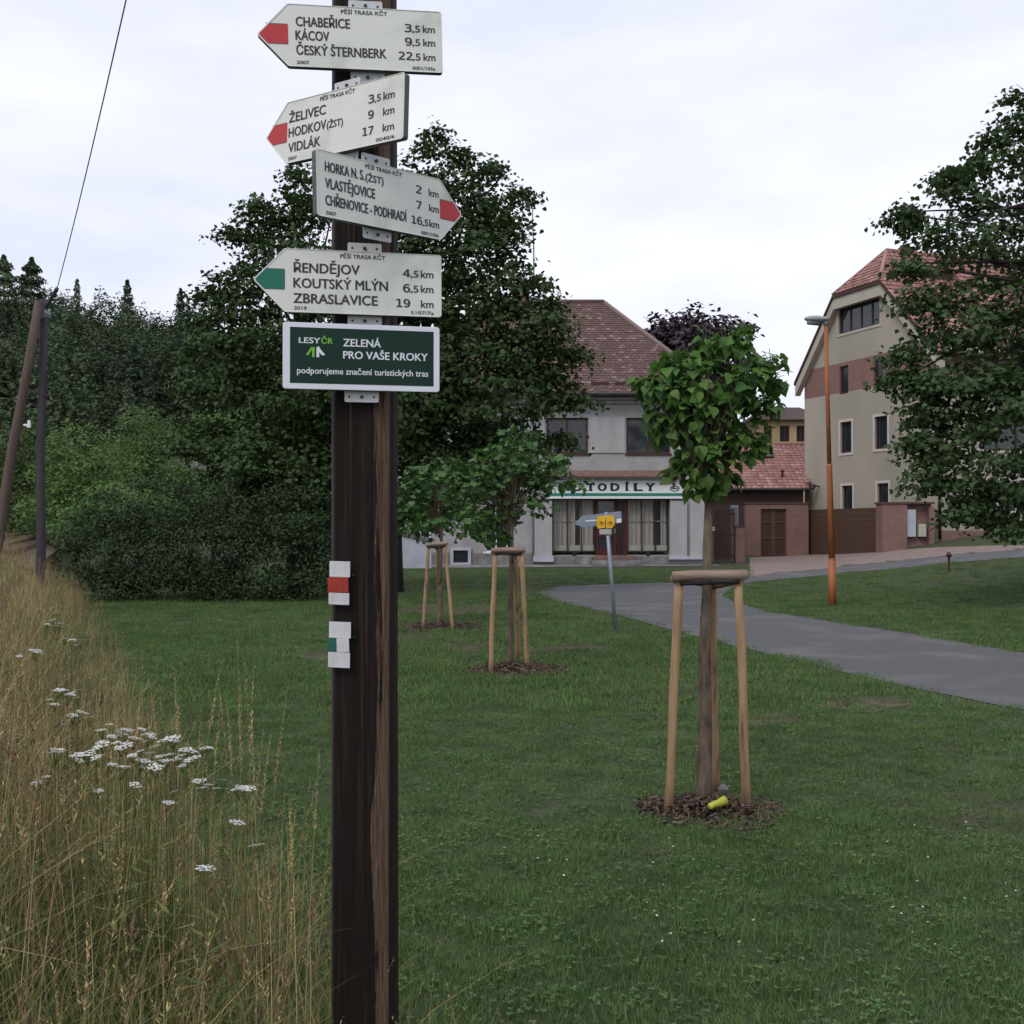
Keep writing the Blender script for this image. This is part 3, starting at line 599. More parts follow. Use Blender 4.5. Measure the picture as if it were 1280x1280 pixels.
# shopfront inside the recess
D = -.2; a, b, c, d_ = SH
shop = MB(); fbox(shop, fr, a, b, c, c + .02, -3, D - .03); fbox(shop, fr, a, b, d_ - .02, d_, -3, D - .03); fbox(shop, fr, a, a + .02, c, d_, -3, D); fbox(shop, fr, b - .02, b, c, d_, -3, D); fbox(shop, fr, a, b, c, d_, -3.05, -3); shop.build('shop_interior', M['curtain'], house)
for (p0, p1, nm, vp) in ((690.5, 744, 'L', (.45, .82)), (784, 836, 'R', (.3, .58))):
    u0, u1 = hx(p0), hx(p1)
    wd = window(house, fr, u0, u1, hz(690), d_, d=D, nh=0, vpos=[.36, .68], fm='dark', pm='glassl', fw=.05)
    m = MB(); fbox(m, fr, u0 + .05, u1 - .05, hz(689), hz(681.5), D - .05, D - .02); m.build('sill_panel', M['cream'], wd)
    m = MB(); k = 9
    for i in range(k):
        if (nm == 'R' and i in (6, 7)) or (nm == 'L' and i == 5): continue
        q0 = u0 + .06 + (u1 - u0 - .12) * i / k; q1 = u0 + .06 + (u1 - u0 - .12) * (i + .9) / k; fbox(m, fr, q0, q1, hz(681.5), d_ - .05, D - .12 - .05 * (i % 2), D - .1)
    m.build('curtain', M['curtain'], wd)
    m = MB()
    for t in (.2, .52, .84): q = u0 + (u1 - u0) * t; fbox(m, fr, q - .025, q + .025, hz(681.5), d_ - .1, D - .08, D - .05)
    fbox(m, fr, u0 + .05, u1 - .05, hz(652), hz(651), D - .08, D - .05); m.build('lattice', M['cream'], wd)
m = MB(); u0, u1 = hx(745), hx(771); 
for q0, q1, z0, z1 in ((u0, u0 + .1, c, d_ - .01), (u1 - .1, u1, c, d_ - .01), (u0 + .1, u1 - .1, c, c + .35), (u0 + .1, u1 - .1, 2.05, 2.17), (u0 + .1, u1 - .1, d_ - .12, d_ - .01), (u0 + .1, u1 - .1, 1.15, 1.24)): fbox(m, fr, q0, q1, z0, z1, D - .06, D + .02)
dr = m.build('door', M['redfr'], house)
for z0, z1 in ((c + .35, 1.15), (1.24, 2.05), (2.17, d_ - .12)): m = MB(); m.poly([fr(u0 + .1, z0, D - .03), fr(u1 - .1, z0, D - .03), fr(u1 - .1, z1, D - .03), fr(u0 + .1, z1, D - .03)]); m.build('pane', M['glass'], dr, norm=False)
m = MB(); fbox(m, fr, u1 - .09, u1 - .05, 1.3, 1.5, D + .02, D + .07); m.build('handle', M['galv'], dr)
window(house, fr, hx(771.5), hx(781), c + .02, d_, d=D, nh=2, fm='redfr', pm='glassl', fw=.05)
m = MB(); fbox(m, fr, hx(781), hx(784), c, d_, D - .05, D + .08); m.build('door_post', M['redfr'], house)
for i, (p0, p1, z0, z1, dd) in enumerate(((741, 794, .2, .38, .5), (738, 799, .02, .2, .95))): m = MB(); fbox(m, fr, hx(p0), hx(p1), z0, z1, .06, dd); m.build('step', M['conc'] if i else M['copper'], house, bevel=.02)
# fascia sign with writing
sg = empty('shop_sign', (HX, 45, 0), label='long white shop sign with black serif lettering and green stripes above the shopfront', cat='sign')
m = MB(); fbox(m, fr, hx(682), hx(855), hz(616.5), hz(600), .002, .12); m.build('panel', M['white'], sg)
m = MB(); fbox(m, fr, hx(681), hx(856), hz(600), hz(599), .002, .16); m.build('top_rim', M['dark'], sg)
m = MB(); fbox(m, fr, hx(682), hx(855), hz(620.5), hz(616.5), .002, .17); m.build('green_stripe', M['green'], sg)
m = MB(); fbox(m, fr, hx(682), hx(855), hz(623.4), hz(620.5), .002, .24); m.build('white_strip', M['white'], sg)
m = MB(); its = []
for ch, px in zip('AUTODÍLY', (706, 721, 738, 752.5, 768.5, 783.5, 797.5, 812.5)):
    V, Fc = text_mesh(ch, hx(px) - HX, hz(613.5), .33 if ch != 'Í' else None, hz(604) - hz(613.5), y=-.126, bold=.085, align='c'); n = len(m.v); m.v += V; m.f += [tuple(n + i for i in f) for f in Fc]; m.m += [0] * len(Fc)
    sw = {'A': ((-.11, 0), (.11, 0)), 'U': ((-.1, 1), (.1, 1)), 'T': ((0, 0),), 'O': (), 'D': ((-.11, 0), (-.11, 1)), 'Í': ((0, 0), (0, 1)), 'L': ((-.1, 0), (-.1, 1)), 'Y': ((0, 0), (-.12, 1), (.12, 1))}[ch]
    for dx, tp in sw:
        z = hz(613.5) if not tp else hz(604) - .035; cx = hx(px) + dx; m.poly([fr(cx - .085, z, .1245), fr(cx + .085, z, .1245), fr(cx + .085, z + .035, .1245), fr(cx - .085, z + .035, .1245)])
    if ch == 'T': 
        for dx in (-.13, .13): cx = hx(px) + dx; m.poly([fr(cx - .02, hz(604) - .1, .1245), fr(cx + .02, hz(604) - .1, .1245), fr(cx + .02, hz(604), .1245), fr(cx - .02, hz(604), .1245)])
m.build('lettering', M['black'], sg, norm=False)
m = MB(); cx, cz = hx(843), hz(611)
for i in range(20):   # small round emblem with a stroke over it
    t0, t1 = 2*math.pi*i/20, 2*math.pi*(i+1)/20
    m.poly([fr(cx + .2*math.cos(t0), cz + .12*math.sin(t0), .123), fr(cx + .2*math.cos(t1), cz + .12*math.sin(t1), .123), fr(cx + .15*math.cos(t1), cz + .08*math.sin(t1), .123), fr(cx + .15*math.cos(t0), cz + .08*math.sin(t0), .123)])
m.poly([fr(cx - .12, cz - .02, .1235), fr(cx + .12, cz - .02, .1235), fr(cx + .12, cz + .03, .1235), fr(cx - .12, cz + .03, .1235)]); m.poly([fr(cx - .12, cz + .0, .1238), fr(cx - .06, cz, .1238), fr(cx + .05, cz + .24, .1238), fr(cx, cz + .24, .1238)])
m.build('emblem', M['dark'], sg, norm=False)
# roof : hipped
ez = 7.05; e = .55; XL, XR = X0 - e, X1 + .5; YF, YB = -e, 10.5; rz = 12.0
RL = (X0 + 4.2, 5, rz); RR = (hx(755) / 30 * 0 + (755 - 640) / F * 50, 5, rz)
q = lambda x, y, z: (x - HX, y, z)
m = MB()
pf = [q(XL, YF, ez), q(XR, YF, ez), q(*RR), q(*RL)]; pr = [q(XR, YF, ez), q(XR, YB, ez), q(*RR)]; pb = [q(XR, YB, ez), q(XL, YB, ez), q(*RL), q(*RR)]; plf = [q(XL, YB, ez), q(XL, YF, ez), q(*RL)]
for p_ in (pf, pr, pb, plf): m.poly(p_)
m.poly([q(XL, YF, ez - .03), q(XL, YB, ez - .03), q(XR, YB, ez - .03), q(XR, YF, ez - .03)])
roof = m.build('roof', M['roofb'], house)
m = MB(); S = Vector(q(*RL)) - Vector(q(XL, YF, ez)); V_ = Vector((0, 5 + e, rz - ez)).normalized(); U_ = Vector((1, 0, 0))
tiles(m, pf[0], U_, V_, uv(pf[0], U_, V_, pf), .22, .19, lift=.03, flat=True)
V2 = Vector((RR[0] - XR, 0, rz - ez)).normalized(); tiles(m, pr[0], (0, 1, 0), V2, uv(pr[0], (0, 1, 0), V2, pr), .22, .19, lift=.03, flat=True)
m.build('roof_tiles', M['roofsp'], roof, norm=False, kind='stuff')
m = MB(); m.tube([q(*RL), q(*RR)], .12, 8); m.tube([q(*RR), q(XR, YF, ez + .03)], .1, 8); m.tube([q(*RR), q(XR, YB, ez + .03)], .1, 8); m.build('ridge_cap', M['roofsp'], roof, smooth=True)
m = MB(); m.tube([fr(XL, ez - .02, e + .08), fr(XR, ez - .02, e + .08)], .085, 8); m.build('gutter', M['dark'], house, smooth=True)
for px in (750, 780, 700, 640, 810): m = MB(); u = hx(px); p0 = Vector(q(u, YF + .45, ez + .45 * (rz - ez) / (5 + e) )); m.box((p0.x - .38, p0.y, p0.z + .05), (p0.x + .38, p0.y + .03, p0.z + .17)); m.build('snow_guard', M['brownfr'], roof)
m = MB(); m.box((0 - HX, 5.3, 11.2), (.8 - HX, 6.1, 13.0)); ch = m.build('chimney', M['brick'], house)
t = empty('antenna_mast', (PX(667, 380, 50).x, 49.6, 11.8), label='thin tall mast rising from the ridge of the brown-roofed shop house', cat='antenna')
m = MB(); m.tube([(0,0,-.1),(0,0,2.5),(-.08,0,5.0)], [.045,.035,.025], 6); m.build('mast', M['galv'], t)
m = MB(); m.tube([(-.35,0,.6),(.35,0,.6)], .012, 5); m.build('stay_bar', M['galv'], t)
m = MB(); m.tube([fr(hx(667), .2, .12), fr(hx(667), 6.8, .12)], .05, 8); m.build('downpipe', M['galv'], house, smooth=True)

# left terrace wall with a sloping cap
tw = empty('terrace_wall', (-4.6, 41.5, 0), label='low pale wall with dark sloping cap at the left end of the shop house', cat='wall')
m = MB(); m.prism([(-1.6, 0), (1.5, 0), (1.5, 1.0), (-1.6, 1.75)], 0, .3); m.build('wall', M['plinthw'], tw)
m = MB(); m.prism([(-1.7, 1.755), (1.6, 1.0), (1.6, 1.12), (-1.7, 1.9)], -.08, .38); m.build('cap', M['conc'], tw)
for x in (-.9, .1): m = MB(); m.box((x, -.04, .02), (x + .12, -.002, 1.05)); m.build('buttress', M['conc'], tw)

# ------------------------------------------------------------------ garage, walls, gates
Yg = 58.6; gx = lambda px, Y: (px - 640) / F * Y
gr = empty('garage', (14, Yg, 0), label='low brick garage with red tiled roof and a skylight beside the beige building', cat='garage')
gz = lambda py, Y: EYE + (HZ - py) / F * Y
ex0, ex1 = gx(866, Yg), gx(1012, Yg)
m = MB(); m.box((ex0 - 14 + .3, .5, 0), (ex1 - 14 - .2, 8, gz(612, Yg))); m.build('wall', M['brickd'], gr)
ze = gz(611, Yg); zt = gz(556, 63.5); A = [(ex0 - 14, 0, ze), (ex1 - 14, 0, ze), (gx(1008, 63.5) - 14, 63.5 - Yg, zt), (gx(905, 63.5) - 14, 63.5 - Yg, zt)]
m = MB(); m.poly(A); m.poly([A[3], A[2], (A[2][0], 9.8, ze), (A[3][0] - 2, 9.8, ze)]); m.poly([(a[0], a[1] + .05, a[2] - .12) for a in (A[0], A[1])] + [(A[1][0], .6, ze - .12), (A[0][0], .6, ze - .12)]); gf = m.build('roof', M['tileb'], gr, norm=False)
V_ = (Vector(A[3]) - Vector(A[0])); V_.x = 0; V_.normalize()
m = MB(); tiles(m, A[0], U_, V_, uv(A[0], U_, V_, A), .3, .34, lift=.04); m.build('roof_tiles', M['tile'], gf, norm=False, kind='stuff')
m = MB(); m.tube([A[3], A[2]], .11, 8); m.build('ridge_cap', M['tile'], gf, smooth=True)
def onroof(px, py):
    n = U_.cross(V_).normalized(); o = Vector(A[0]) + Vector((14, Yg, 0)); d = Vector(((px - 640) / F, 1, (HZ - py) / F)); c0 = Vector((0, 0, EYE)); t = (o - c0).dot(n) / d.dot(n); return c0 + d * t - Vector((14, Yg, 0))
c = [onroof(*p) for p in ((948,573),(966,573),(961,563.5),(946,563.5))]; n_ = U_.cross(V_).normalized() 
if n_.z < 0: n_ = -n_
m = MB(); 
for i in range(4): m.tube([c[i] + n_ * .1, c[(i+1) % 4] + n_ * .1], .07, 6)
sk = m.build('skylight', M['dark'], gf); m = MB(); m.poly([p + n_ * .12 for p in c]); m.build('pane', M['glass'], sk, norm=False)
for px, py in ((944, 582), (978, 597)): p = onroof(px, py); m = MB(); m.tube([p, p + Vector((0, 0, .35))], .07, 8); m.tube([p + Vector((0, 0, .35)), p + Vector((0, 0, .42))], .13, 8); m.build('vent_pipe', M['brownfr'], gf)
m = MB(); m.tube([(A[0][0], -.07, ze - .04), (A[1][0], -.07, ze - .04)], .07, 8); m.build('gutter', M['dark'], gr)

Yw = 57.5
bw = empty('brick_wall', (gx(970, Yw), Yw, 0), label='red brick front wall with a brown double door, in front of the garage', cat='wall')
frw = lambda u, z, d: Vector((u - gx(970, Yw), -d, z)); wz = lambda py: gz(py, Yw)
u0, u1 = gx(932, Yw), gx(1010.5, Yw); dh = (gx(951, Yw), gx(983, Yw), .0, wz(636))
m = MB(); facade(m, frw, lambda z: u0, lambda z: u1, -.3, wz(630), [dh], .25); m.poly([frw(u1, -.3, 0), frw(u1, -.3, -.4), frw(u1, wz(630), -.4), frw(u1, wz(630), 0)]); m.poly([frw(u0, -.3, 0), frw(u0, wz(630), 0), frw(u0, wz(630), -.4), frw(u0, -.3, -.4)]); m.build('wall', M['brick'], bw, norm=False)
m = MB(); fbox(m, frw, u0 - .04, u1 + .04, wz(630) + .002, wz(628), -.42, .05); m.build('coping', M['brickd'], bw)
for i in range(2):
    a0 = dh[0] + (dh[1] - dh[0]) * i / 2; a1 = a0 + (dh[1] - dh[0]) / 2; m = MB()
    fbox(m, frw, a0, a0 + .12, .02, dh[3], -.2, -.12); fbox(m, frw, a1 - .12, a1, .02, dh[3], -.2, -.12); fbox(m, frw, a0 + .12, a1 - .12, dh[3] - .12, dh[3], -.2, -.12)
    for z in (.02, .9, 1.75): fbox(m, frw, a0 + .12, a1 - .12, z, z + .1, -.2, -.12)
    dl = m.build('door_leaf', M['gatebrown'], bw); m = MB(); m.poly([frw(a0 + .12, .02, -.17), frw(a1 - .12, .02, -.17), frw(a1 - .12, dh[3], -.17), frw(a0 + .12, dh[3], -.17)]); m.build('panel', M['brownfr'], dl, norm=False)

# board gate between (px 1011, Y 58) and (px 1103, Y 53)
G0 = Vector((gx(1011, 58), 58, 0)); G1 = Vector((gx(1103, 50), 50, 0)); gd = (G1 - G0); gl = gd.length; ang = math.atan2(gd.y, gd.x)
gt = empty('yard_gate', G0, (0, 0, ang), label='wide brown yard gate of horizontal boards between brick pillars', cat='gate')
zt_ = 2.47; nb = 9
for i in range(nb):
    z0 = .12 + (zt_ - .12) * i / nb; m = MB(); m.box((.03, -.025 + .004 * (i % 2), z0), (gl - .03, .02, z0 + (zt_ - .12) / nb - .004)); m.build('board', M['gatebrown'], gt)
m = MB(); 
for x in (.02, gl * .5, gl - .1): m.box((x, .021, .05), (x + .08, .08, zt_ - .02))
m.build('frame', M['brownfr'], gt)

# building ------------------------------------------------------------------
P0 = Vector((19.8, 50, 0)); bang = math.atan2(.333, .943)
bl = empty('gabled_building', P0, (0, 0, bang), label='tall beige building with half-hipped gable, brick band and red tiled roof', cat='building')
def gw(px): k = (px - 640) / F; return (.396 * 50 - k * 50) / (.333 + .943 * k)
def gD(px): return 50 + .943 * gw(px)
def lw(px): k = (px - 640) / F; return (50 * k - 19.8) / (.943 - .333 * k)
def gzz(px, py): return EYE + (HZ - py) / F * gD(px)
def hole(pa, pb, pt, pbm): pm = (pa + pb) / 2; return (gw(pb), gw(pa), gzz(pm, pbm), gzz(pm, pt))
# gable plane: u = local y (0 at near corner), outward = -x
frg = lambda u, z, d: Vector((-d, u, z)); frl = lambda u, z, d: Vector((u, -d, z))
gh = [hole(1049, 1101, 377, 411), hole(1050, 1061, 457, 492), hole(1093, 1105, 446, 483.5), hole(1051, 1065, 527, 566), hole(1094, 1110, 520, 561), hole(1053, 1066, 607, 640), hole(1097, 1111, 604, 640)]
zb0, zb1 = 8.62, 10.2; GT = 13.7
Lf = lambda z: 0 if z <= 9.9 else (z - 9.9) * (3.75 / 3.8)
Rf = lambda z: 10.6 if z <= 9.9 else 10.6 - (z - 9.9) * (3.0 / 3.8)
m = MB(); facade(m, frg, Lf, Rf, -.4, GT, gh, .2, lambda z: 1 if zb0 < z < zb1 else 0, extra=(9.9, zb0, zb1))
BLn = 15.0; lh = [(lw(1225), lw(1296), gz(641, 51.5), gz(601, 51.5)), (lw(1225), lw(1296), 5.2, 7.0), (8, 10, 2.2, 4), (8, 10, 5.2, 7)]
facade(m, frl, lambda z: 0, lambda z: BLn, -.4, 9.9, lh, .2, lambda z: 1 if zb0 < z < zb1 else 0, extra=(zb0, zb1))
m.poly([(BLn, 0, -.4), (BLn, 10.6, -.4), (BLn, 10.6, 9.9), (BLn, 5.3, 15.4), (BLn, 0, 9.9)]); m.poly([(0, 10.6, -.4), (0, 10.6, 9.9), (BLn, 10.6, 9.9), (BLn, 10.6, -.4)])
m.build('wall', [M['beige'], M['brick']], bl, norm=False)
for i, (a, b, c, d_) in enumerate(gh):
    window(bl, frg, a, b, c, d_, d=-.16, nv=3 if i == 0 else 0, nh=0, vpos=[.22, .48, .74] if i == 0 else None, fm='brownfr', trim='beige2' if i == 0 else (None if i < 3 else 'whitetrim'), fw=.08)
for i, (a, b, c, d_) in enumerate(lh): window(bl, frl, a, b, c, d_, d=-.16, nv=2, fm='white' if i == 0 else 'brownfr', trim='whitetrim', fw=.07)
m = MB(); fbox(m, frl, .02, BLn, .3, 1.95 - .55, .002, .05); m.build('plinth', M['brick'], bl)
# roof
sl = 1.02; za = 9.6; ov = -.4
f1 = [(ov, ov, za), (BLn + .3, ov, za), (BLn + .3, 5.8, za + 6.2 * sl), (1.7, 5.8, za + 6.2 * sl), (ov, 3.7, za + 4.1 * sl)]
rzz = za + 6.2 * sl; f2 = [(ov, 11.0, za), (ov, 7.5, za + 4.1 * sl), (1.7, 5.8, rzz), (BLn + .3, 5.8, rzz), (BLn + .3, 11, za)]; f3 = [(ov, 3.7, za + 4.1 * sl), (1.7, 5.8, rzz), (ov, 7.5, za + 4.1 * sl)]
m = MB(); m.poly(f1); m.poly(f2); m.poly(f3); m.poly([(x, y, z - .06) for x, y, z in f1]); rf = m.build('roof', M['tileb'], bl, norm=False)
m = MB(); V_ = Vector((0, 1, sl)).normalized(); tiles(m, f1[0], (1,0,0), V_, uv(f1[0], (1,0,0), V_, f1), .3, .36, lift=.05)
n3 = (Vector(f3[1]) - Vector(f3[0])).cross(Vector(f3[2]) - Vector(f3[0])); U3 = Vector((0, 1, 0)); V3 = U3.cross(n3).normalized(); V3 = V3 if V3.z > 0 else -V3
tiles(m, f3[0], U3, V3, uv(f3[0], U3, V3, [f3[0], f3[2], f3[1]]), .3, .3, lift=.05)
m.build('roof_tiles', M['tile'], rf, norm=False, kind='stuff')
m = MB(); m.tube([f3[1], (BLn + .3, 5.8, rzz)], .13, 8); m.tube([f3[1], f3[0]], .1, 8); m.tube([f3[1], f3[2]], .1, 8); m.build('ridge_cap', M['tile'], rf, smooth=True)
# soffit boards along the rakes + dark verge
def board(name, pts, w0, mt, x0, x1, drop0, drop1):
    m = MB()
    for p_, q_ in zip(pts, pts[1:]):
        a = [(x0, p_[0], p_[1] - drop0), (x0, q_[0], q_[1] - drop0), (x0, q_[0], q_[1] - drop1), (x0, p_[0], p_[1] - drop1)]; n = len(m.v); m.v += a + [(x1, y, z) for _, y, z in a]
        for f in ((0,1,2,3),(7,6,5,4),(0,4,5,1),(1,5,6,2),(2,6,7,3),(3,7,4,0)): m.f.append(tuple(n + i for i in f)); m.m.append(0)
    return m.build(name, M[mt], bl)
rk = [(ov, za), (3.7, za + 4.1 * sl), (7.5, za + 4.1 * sl), (11.0, za)]
board('bargeboard', rk, 0, 'beige2', -.34, -.003, .16, .75); board('verge', rk, 0, 'brownfr', -.43, -.345, .02, .17)
m = MB(); fbox(m, frl, -.05, BLn, za + .05, za + .3, .002, .36); m.build('eaves_soffit', M['beige2'], bl)
m = MB(); m.tube([(-.4, -.5, za - .0), (BLn, -.5, za - .0)], .08, 8); m.build('gutter', M['dark'], bl)
# dormer on the front slope and chimney
dm = MB(); dz = lambda y: za + (y + .4) * sl

dy0 = 4.0; db = dz(dy0)
dm.poly([(1.5, dy0, db + .02), (4.4, dy0, db + .02), (4.4, dy0, db + .6), (1.5, dy0, db + .6)])
for x in (1.5, 4.4): dm.poly([(x, dy0, db), (x, dy0, db + .6), (x, dy0 + 1.2, dz(dy0 + 1.2))])
do = dm.build('dormer', M['brownfr'], bl, norm=False)  # shadow under the dormer roof is put into this dark brown face colour
m = MB(); m.box((1.2, dy0 - .25, 0), (4.7, dy0 + 1.5, .07)); m.v = [(x, y, z + db + .6 + (y - dy0) * .45) for x, y, z in m.v]; m.build('dormer_roof', M['tile'], do)
m = MB(); m.box((2.6, 5.5, rzz - .5), (3.2, 6.0, rzz + .25)); m.build('chimney', M['brickd'], bl)
m = MB(); m.tube([(-.1, -.12, 1.0), (-.1, -.12, za - .5), (-.1, -.42, za - .05)], .07, 8); m.build('downpipe', M['dark'], bl, smooth=True)
def onw(px, py): return frg(gw(px), gzz(px, py), 0)
p = onw(1134, 601); m = MB(); m.box((-.16, p.y - .2, p.z - .25), (-.003, p.y + .2, p.z + .25)); m.build('alarm_box', M['white'], bl, bevel=.03)
for px, py in ((1018, 611), (1024, 608)): p = onw(px, py); m = MB(); m.tube([p, p + Vector((-.3, 0, .02))], .04, 6); m.tube([p + Vector((-.3, 0, .08)), p + Vector((-.42, 0, -.14))], .11, 8); m.build('wall_lamp', M['dark'], bl)

# pillar and meter enclosure beside the gate
Yp = 49.3; pu = lambda px: gx(px, Yp); pz = lambda py: gz(py, Yp); cx0 = pu(1103)
pe = empty('brick_enclosure', (cx0, Yp, 0), label='brick pillar and meter enclosure right of the brown yard gate', cat='wall')
frp = lambda u, z, d: Vector((u - cx0, -d, z))
m = MB(); fbox(m, frp, cx0, pu(1134), .1, pz(630), -.9, 0); m.build('pillar', M['brick'], pe)
m = MB(); fbox(m, frp, pu(1134), pu(1168), .2, pz(630), -.9, -.35); m.build('wall', M['brick'], pe)
m = MB(); fbox(m, frp, cx0 - .05, pu(1168), pz(630) + .002, pz(627.5), -.95, .05); m.build('coping', M['brickd'], pe)
m = MB(); fbox(m, frp, pu(1162), pu(1168), .2, pz(634), -.34, 0); m.build('side_post', M['brick'], pe)
m = MB(); fbox(m, frp, pu(1134.5), pu(1146), pz(671), pz(637), -.348, -.1); m.build('tall_cabinet', M['plinthw'], pe, bevel=.01)
m = MB(); fbox(m, frp, pu(1149.5), pu(1159), pz(671), pz(655), -.348, -.1); m.build('meter_box', M['cream'], pe, bevel=.01)

# dark slatted gate and posts at far left of the yard
Yd = 47.5; du = lambda px: gx(px, Yd); dzz = lambda py: gz(py, Yd); g0 = du(888)
dg = empty('slatted_gate', (g0, Yd, 0), label='dark brown barred garden gate beside the shop house, left of the brick wall', cat='gate')
frd = lambda u, z, d: Vector((u - g0, -d, z))
k = 11
for i in range(k):
    a = du(893) + (du(919) - du(893)) * i / k; m = MB(); fbox(m, frd, a, a + .055, .1, dzz(636), -.04, 0); m.build('bar', M['brownfr'], dg)
m = MB()
for z in (.25, 1.2, 2.1): fbox(m, frd, du(893), du(919), z, z + .07, -.08, -.042)
m.build('rail', M['brownfr'], dg)
for a, b, t_, mt in ((885, 892, 660, 'brick'), (919.5, 931, 659, 'brick')):
    m = MB(); fbox(m, frd, du(a), du(b), -.05, dzz(t_), -.45, 0); ps = m.build('post', M[mt], dg); m = MB(); fbox(m, frd, du(a) - .03, du(b) + .03, dzz(t_) + .002, dzz(t_ - 2), -.48, .03); m.build('cap', M['brickd'], ps)
cbx = empty('utility_cabinet', (du(927), Yd + 1.5, 0), label='grey upright box above the brick gate post near the garage', cat='cabinet')
m = MB(); m.box((-.17, 0, 0), (.17, .3, 2.55)); m.build('body', M['greyplastic'], cbx, bevel=.01); m = MB(); m.box((-.13, -.02, 1.6), (.13, -.002, 2.45)); m.build('door', M['conc'], cbx)
mbx = empty('post_box', (du(888.5), Yd - .05, 0), label='small pinkish letter box on the gate post beside the shop house', cat='letter box')
m = MB(); m.box((-.15, -.12, 1.4), (.15, 0, 1.58)); m.build('body', M['whitetrim'], mbx, bevel=.01); m = MB(); m.box((-.1, -.125, 1.5), (.1, -.121, 1.52)); m.build('slot', M['dark'], mbx)

# ochre house far behind
Yo = 82; ow = lambda px: gx(px, Yo); oz = lambda py: gz(py, Yo); oc = ow(975)
oh = empty('ochre_house', (oc, Yo, 0), label='ochre house with brown roof far behind the garage', cat='house')
fro = lambda u, z, d: Vector((u - oc, -d, z)); ohs = [(ow(975), ow(987), oz(552), oz(532)), (ow(996), ow(1006), oz(552), oz(532)), (ow(955), ow(965), oz(552), oz(532))]
m = MB(); facade(m, fro, lambda z: ow(940), lambda z: ow(1030), 0, oz(524), ohs, .15); m.poly([fro(ow(940), 0, 0), fro(ow(940), oz(524), 0), fro(ow(940), oz(524), -8), fro(ow(940), 0, -8)]); m.build('wall', M['yellowwall'], oh, norm=False)
for a, b, c, d_ in ohs: window(oh, fro, a, b, c, d_, d=-.12, nv=1)
m = MB(); e0, e1 = ow(938) - oc, ow(1034) - oc; z0, z1 = oz(525), oz(502)
m.poly([(e0, -.5, z0), (e1, -.5, z0), (e1 - 1, 4, z1), (e0 + 2.2, 4, z1)]); m.poly([(e0, -.5, z0), (e0 + 2.2, 4, z1), (e0, 8.5, z0)]); m.poly([(e0, -.5, z0), (e0, 8, z0), (e1, 8, z0), (e1, -.5, z0)]); m.build('roof', M['roofb'], oh, norm=False)

# ------------------------------------------------------------------ street lamp
b = gp(1040, 757); t = empty('street_lamp', b, label='orange steel street lamp with grey head standing in the lawn by the path', cat='street lamp')
s = F / b.y; topx = (1033 - 1040) / s; Z = lambda py: EYE + (HZ - py) / s
m = MB(); m.tube([(0,0,-.1),(-.003,0,Z(700))], .082, 16); m.tube([(-.003,0,Z(700)),(-.004,0,Z(698))], [.082,.066], 16); m.build('base_sleeve', M['orange'], t, smooth=True)
m = MB(); m.tube([(-.004,0,Z(698)),(topx*.45,0,Z(582)),(topx*.45,0,Z(580))], [.066,.06,.05], 16); m.tube([(topx*.45,0,Z(580)),(topx,0,Z(406))], [.047,.04], 14); m.build('pole', M['orange'], t, smooth=True)
m = MB(); m.tube([(topx,0,Z(406)),(topx,0,Z(399))], .055, 12); m.build('collar', M['greyplastic'], t, smooth=True)
m = MB(); prof = [(.03,.03),(0,.06),(-.1,.085),(-.25,.1),(-.38,.085),(-.46,.05),(-.49,.012)]
m.tube([(topx+p[0]+.04,0,Z(400)+.02-p[0]*.06) for p in prof], [p[1] for p in prof], 14); m.v = [(x, y*1.3, Z(400)+(z-Z(400))*.75) for x,y,z in m.v]; hd = m.build('lamp_head', M['greyplastic'], t, smooth=True)
m = MB(); m.tube([(topx-.38,0,Z(400)-.03),(topx-.12,0,Z(400)-.045)], [.06,.07], 10); m.build('lamp_glass', M['galv'], hd, smooth=True)

# ------------------------------------------------------------------ cycle route sign seen edge-on from behind
b = gp(770, 789); t = empty('cycle_signpost', b, label='thin grey post with small yellow signs and a pale blue arrow by the path', cat='sign')
s = F / b.y; Z = lambda py: EYE + (HZ - py) / s; X = lambda px: (px - 770) / s
m = MB(); m.tube([(0,0,-.1),(X(757.5),0,Z(640))], .03, 12); m.build('post', M['galv'], t, smooth=True)
def plate(name, pts, y, th, mt, par=None): m = MB(); m.prism([(X(a), Z(c)) for a, c in pts], y, y + th); return m.build(name, M[mt], par or t, bevel=.003)
ar = plate('blue_arrow', [(718,655),(728,645),(777,639),(778,653),(730,660)], .05, .006, 'galv')
plate('white_band', [(732,650.5),(746,649.5),(746,651.5),(732,652)], .045, .004, 'white', ar); plate('white_patch', [(771,649),(777,648),(777,653),(771,654)], .045, .004, 'white', ar)
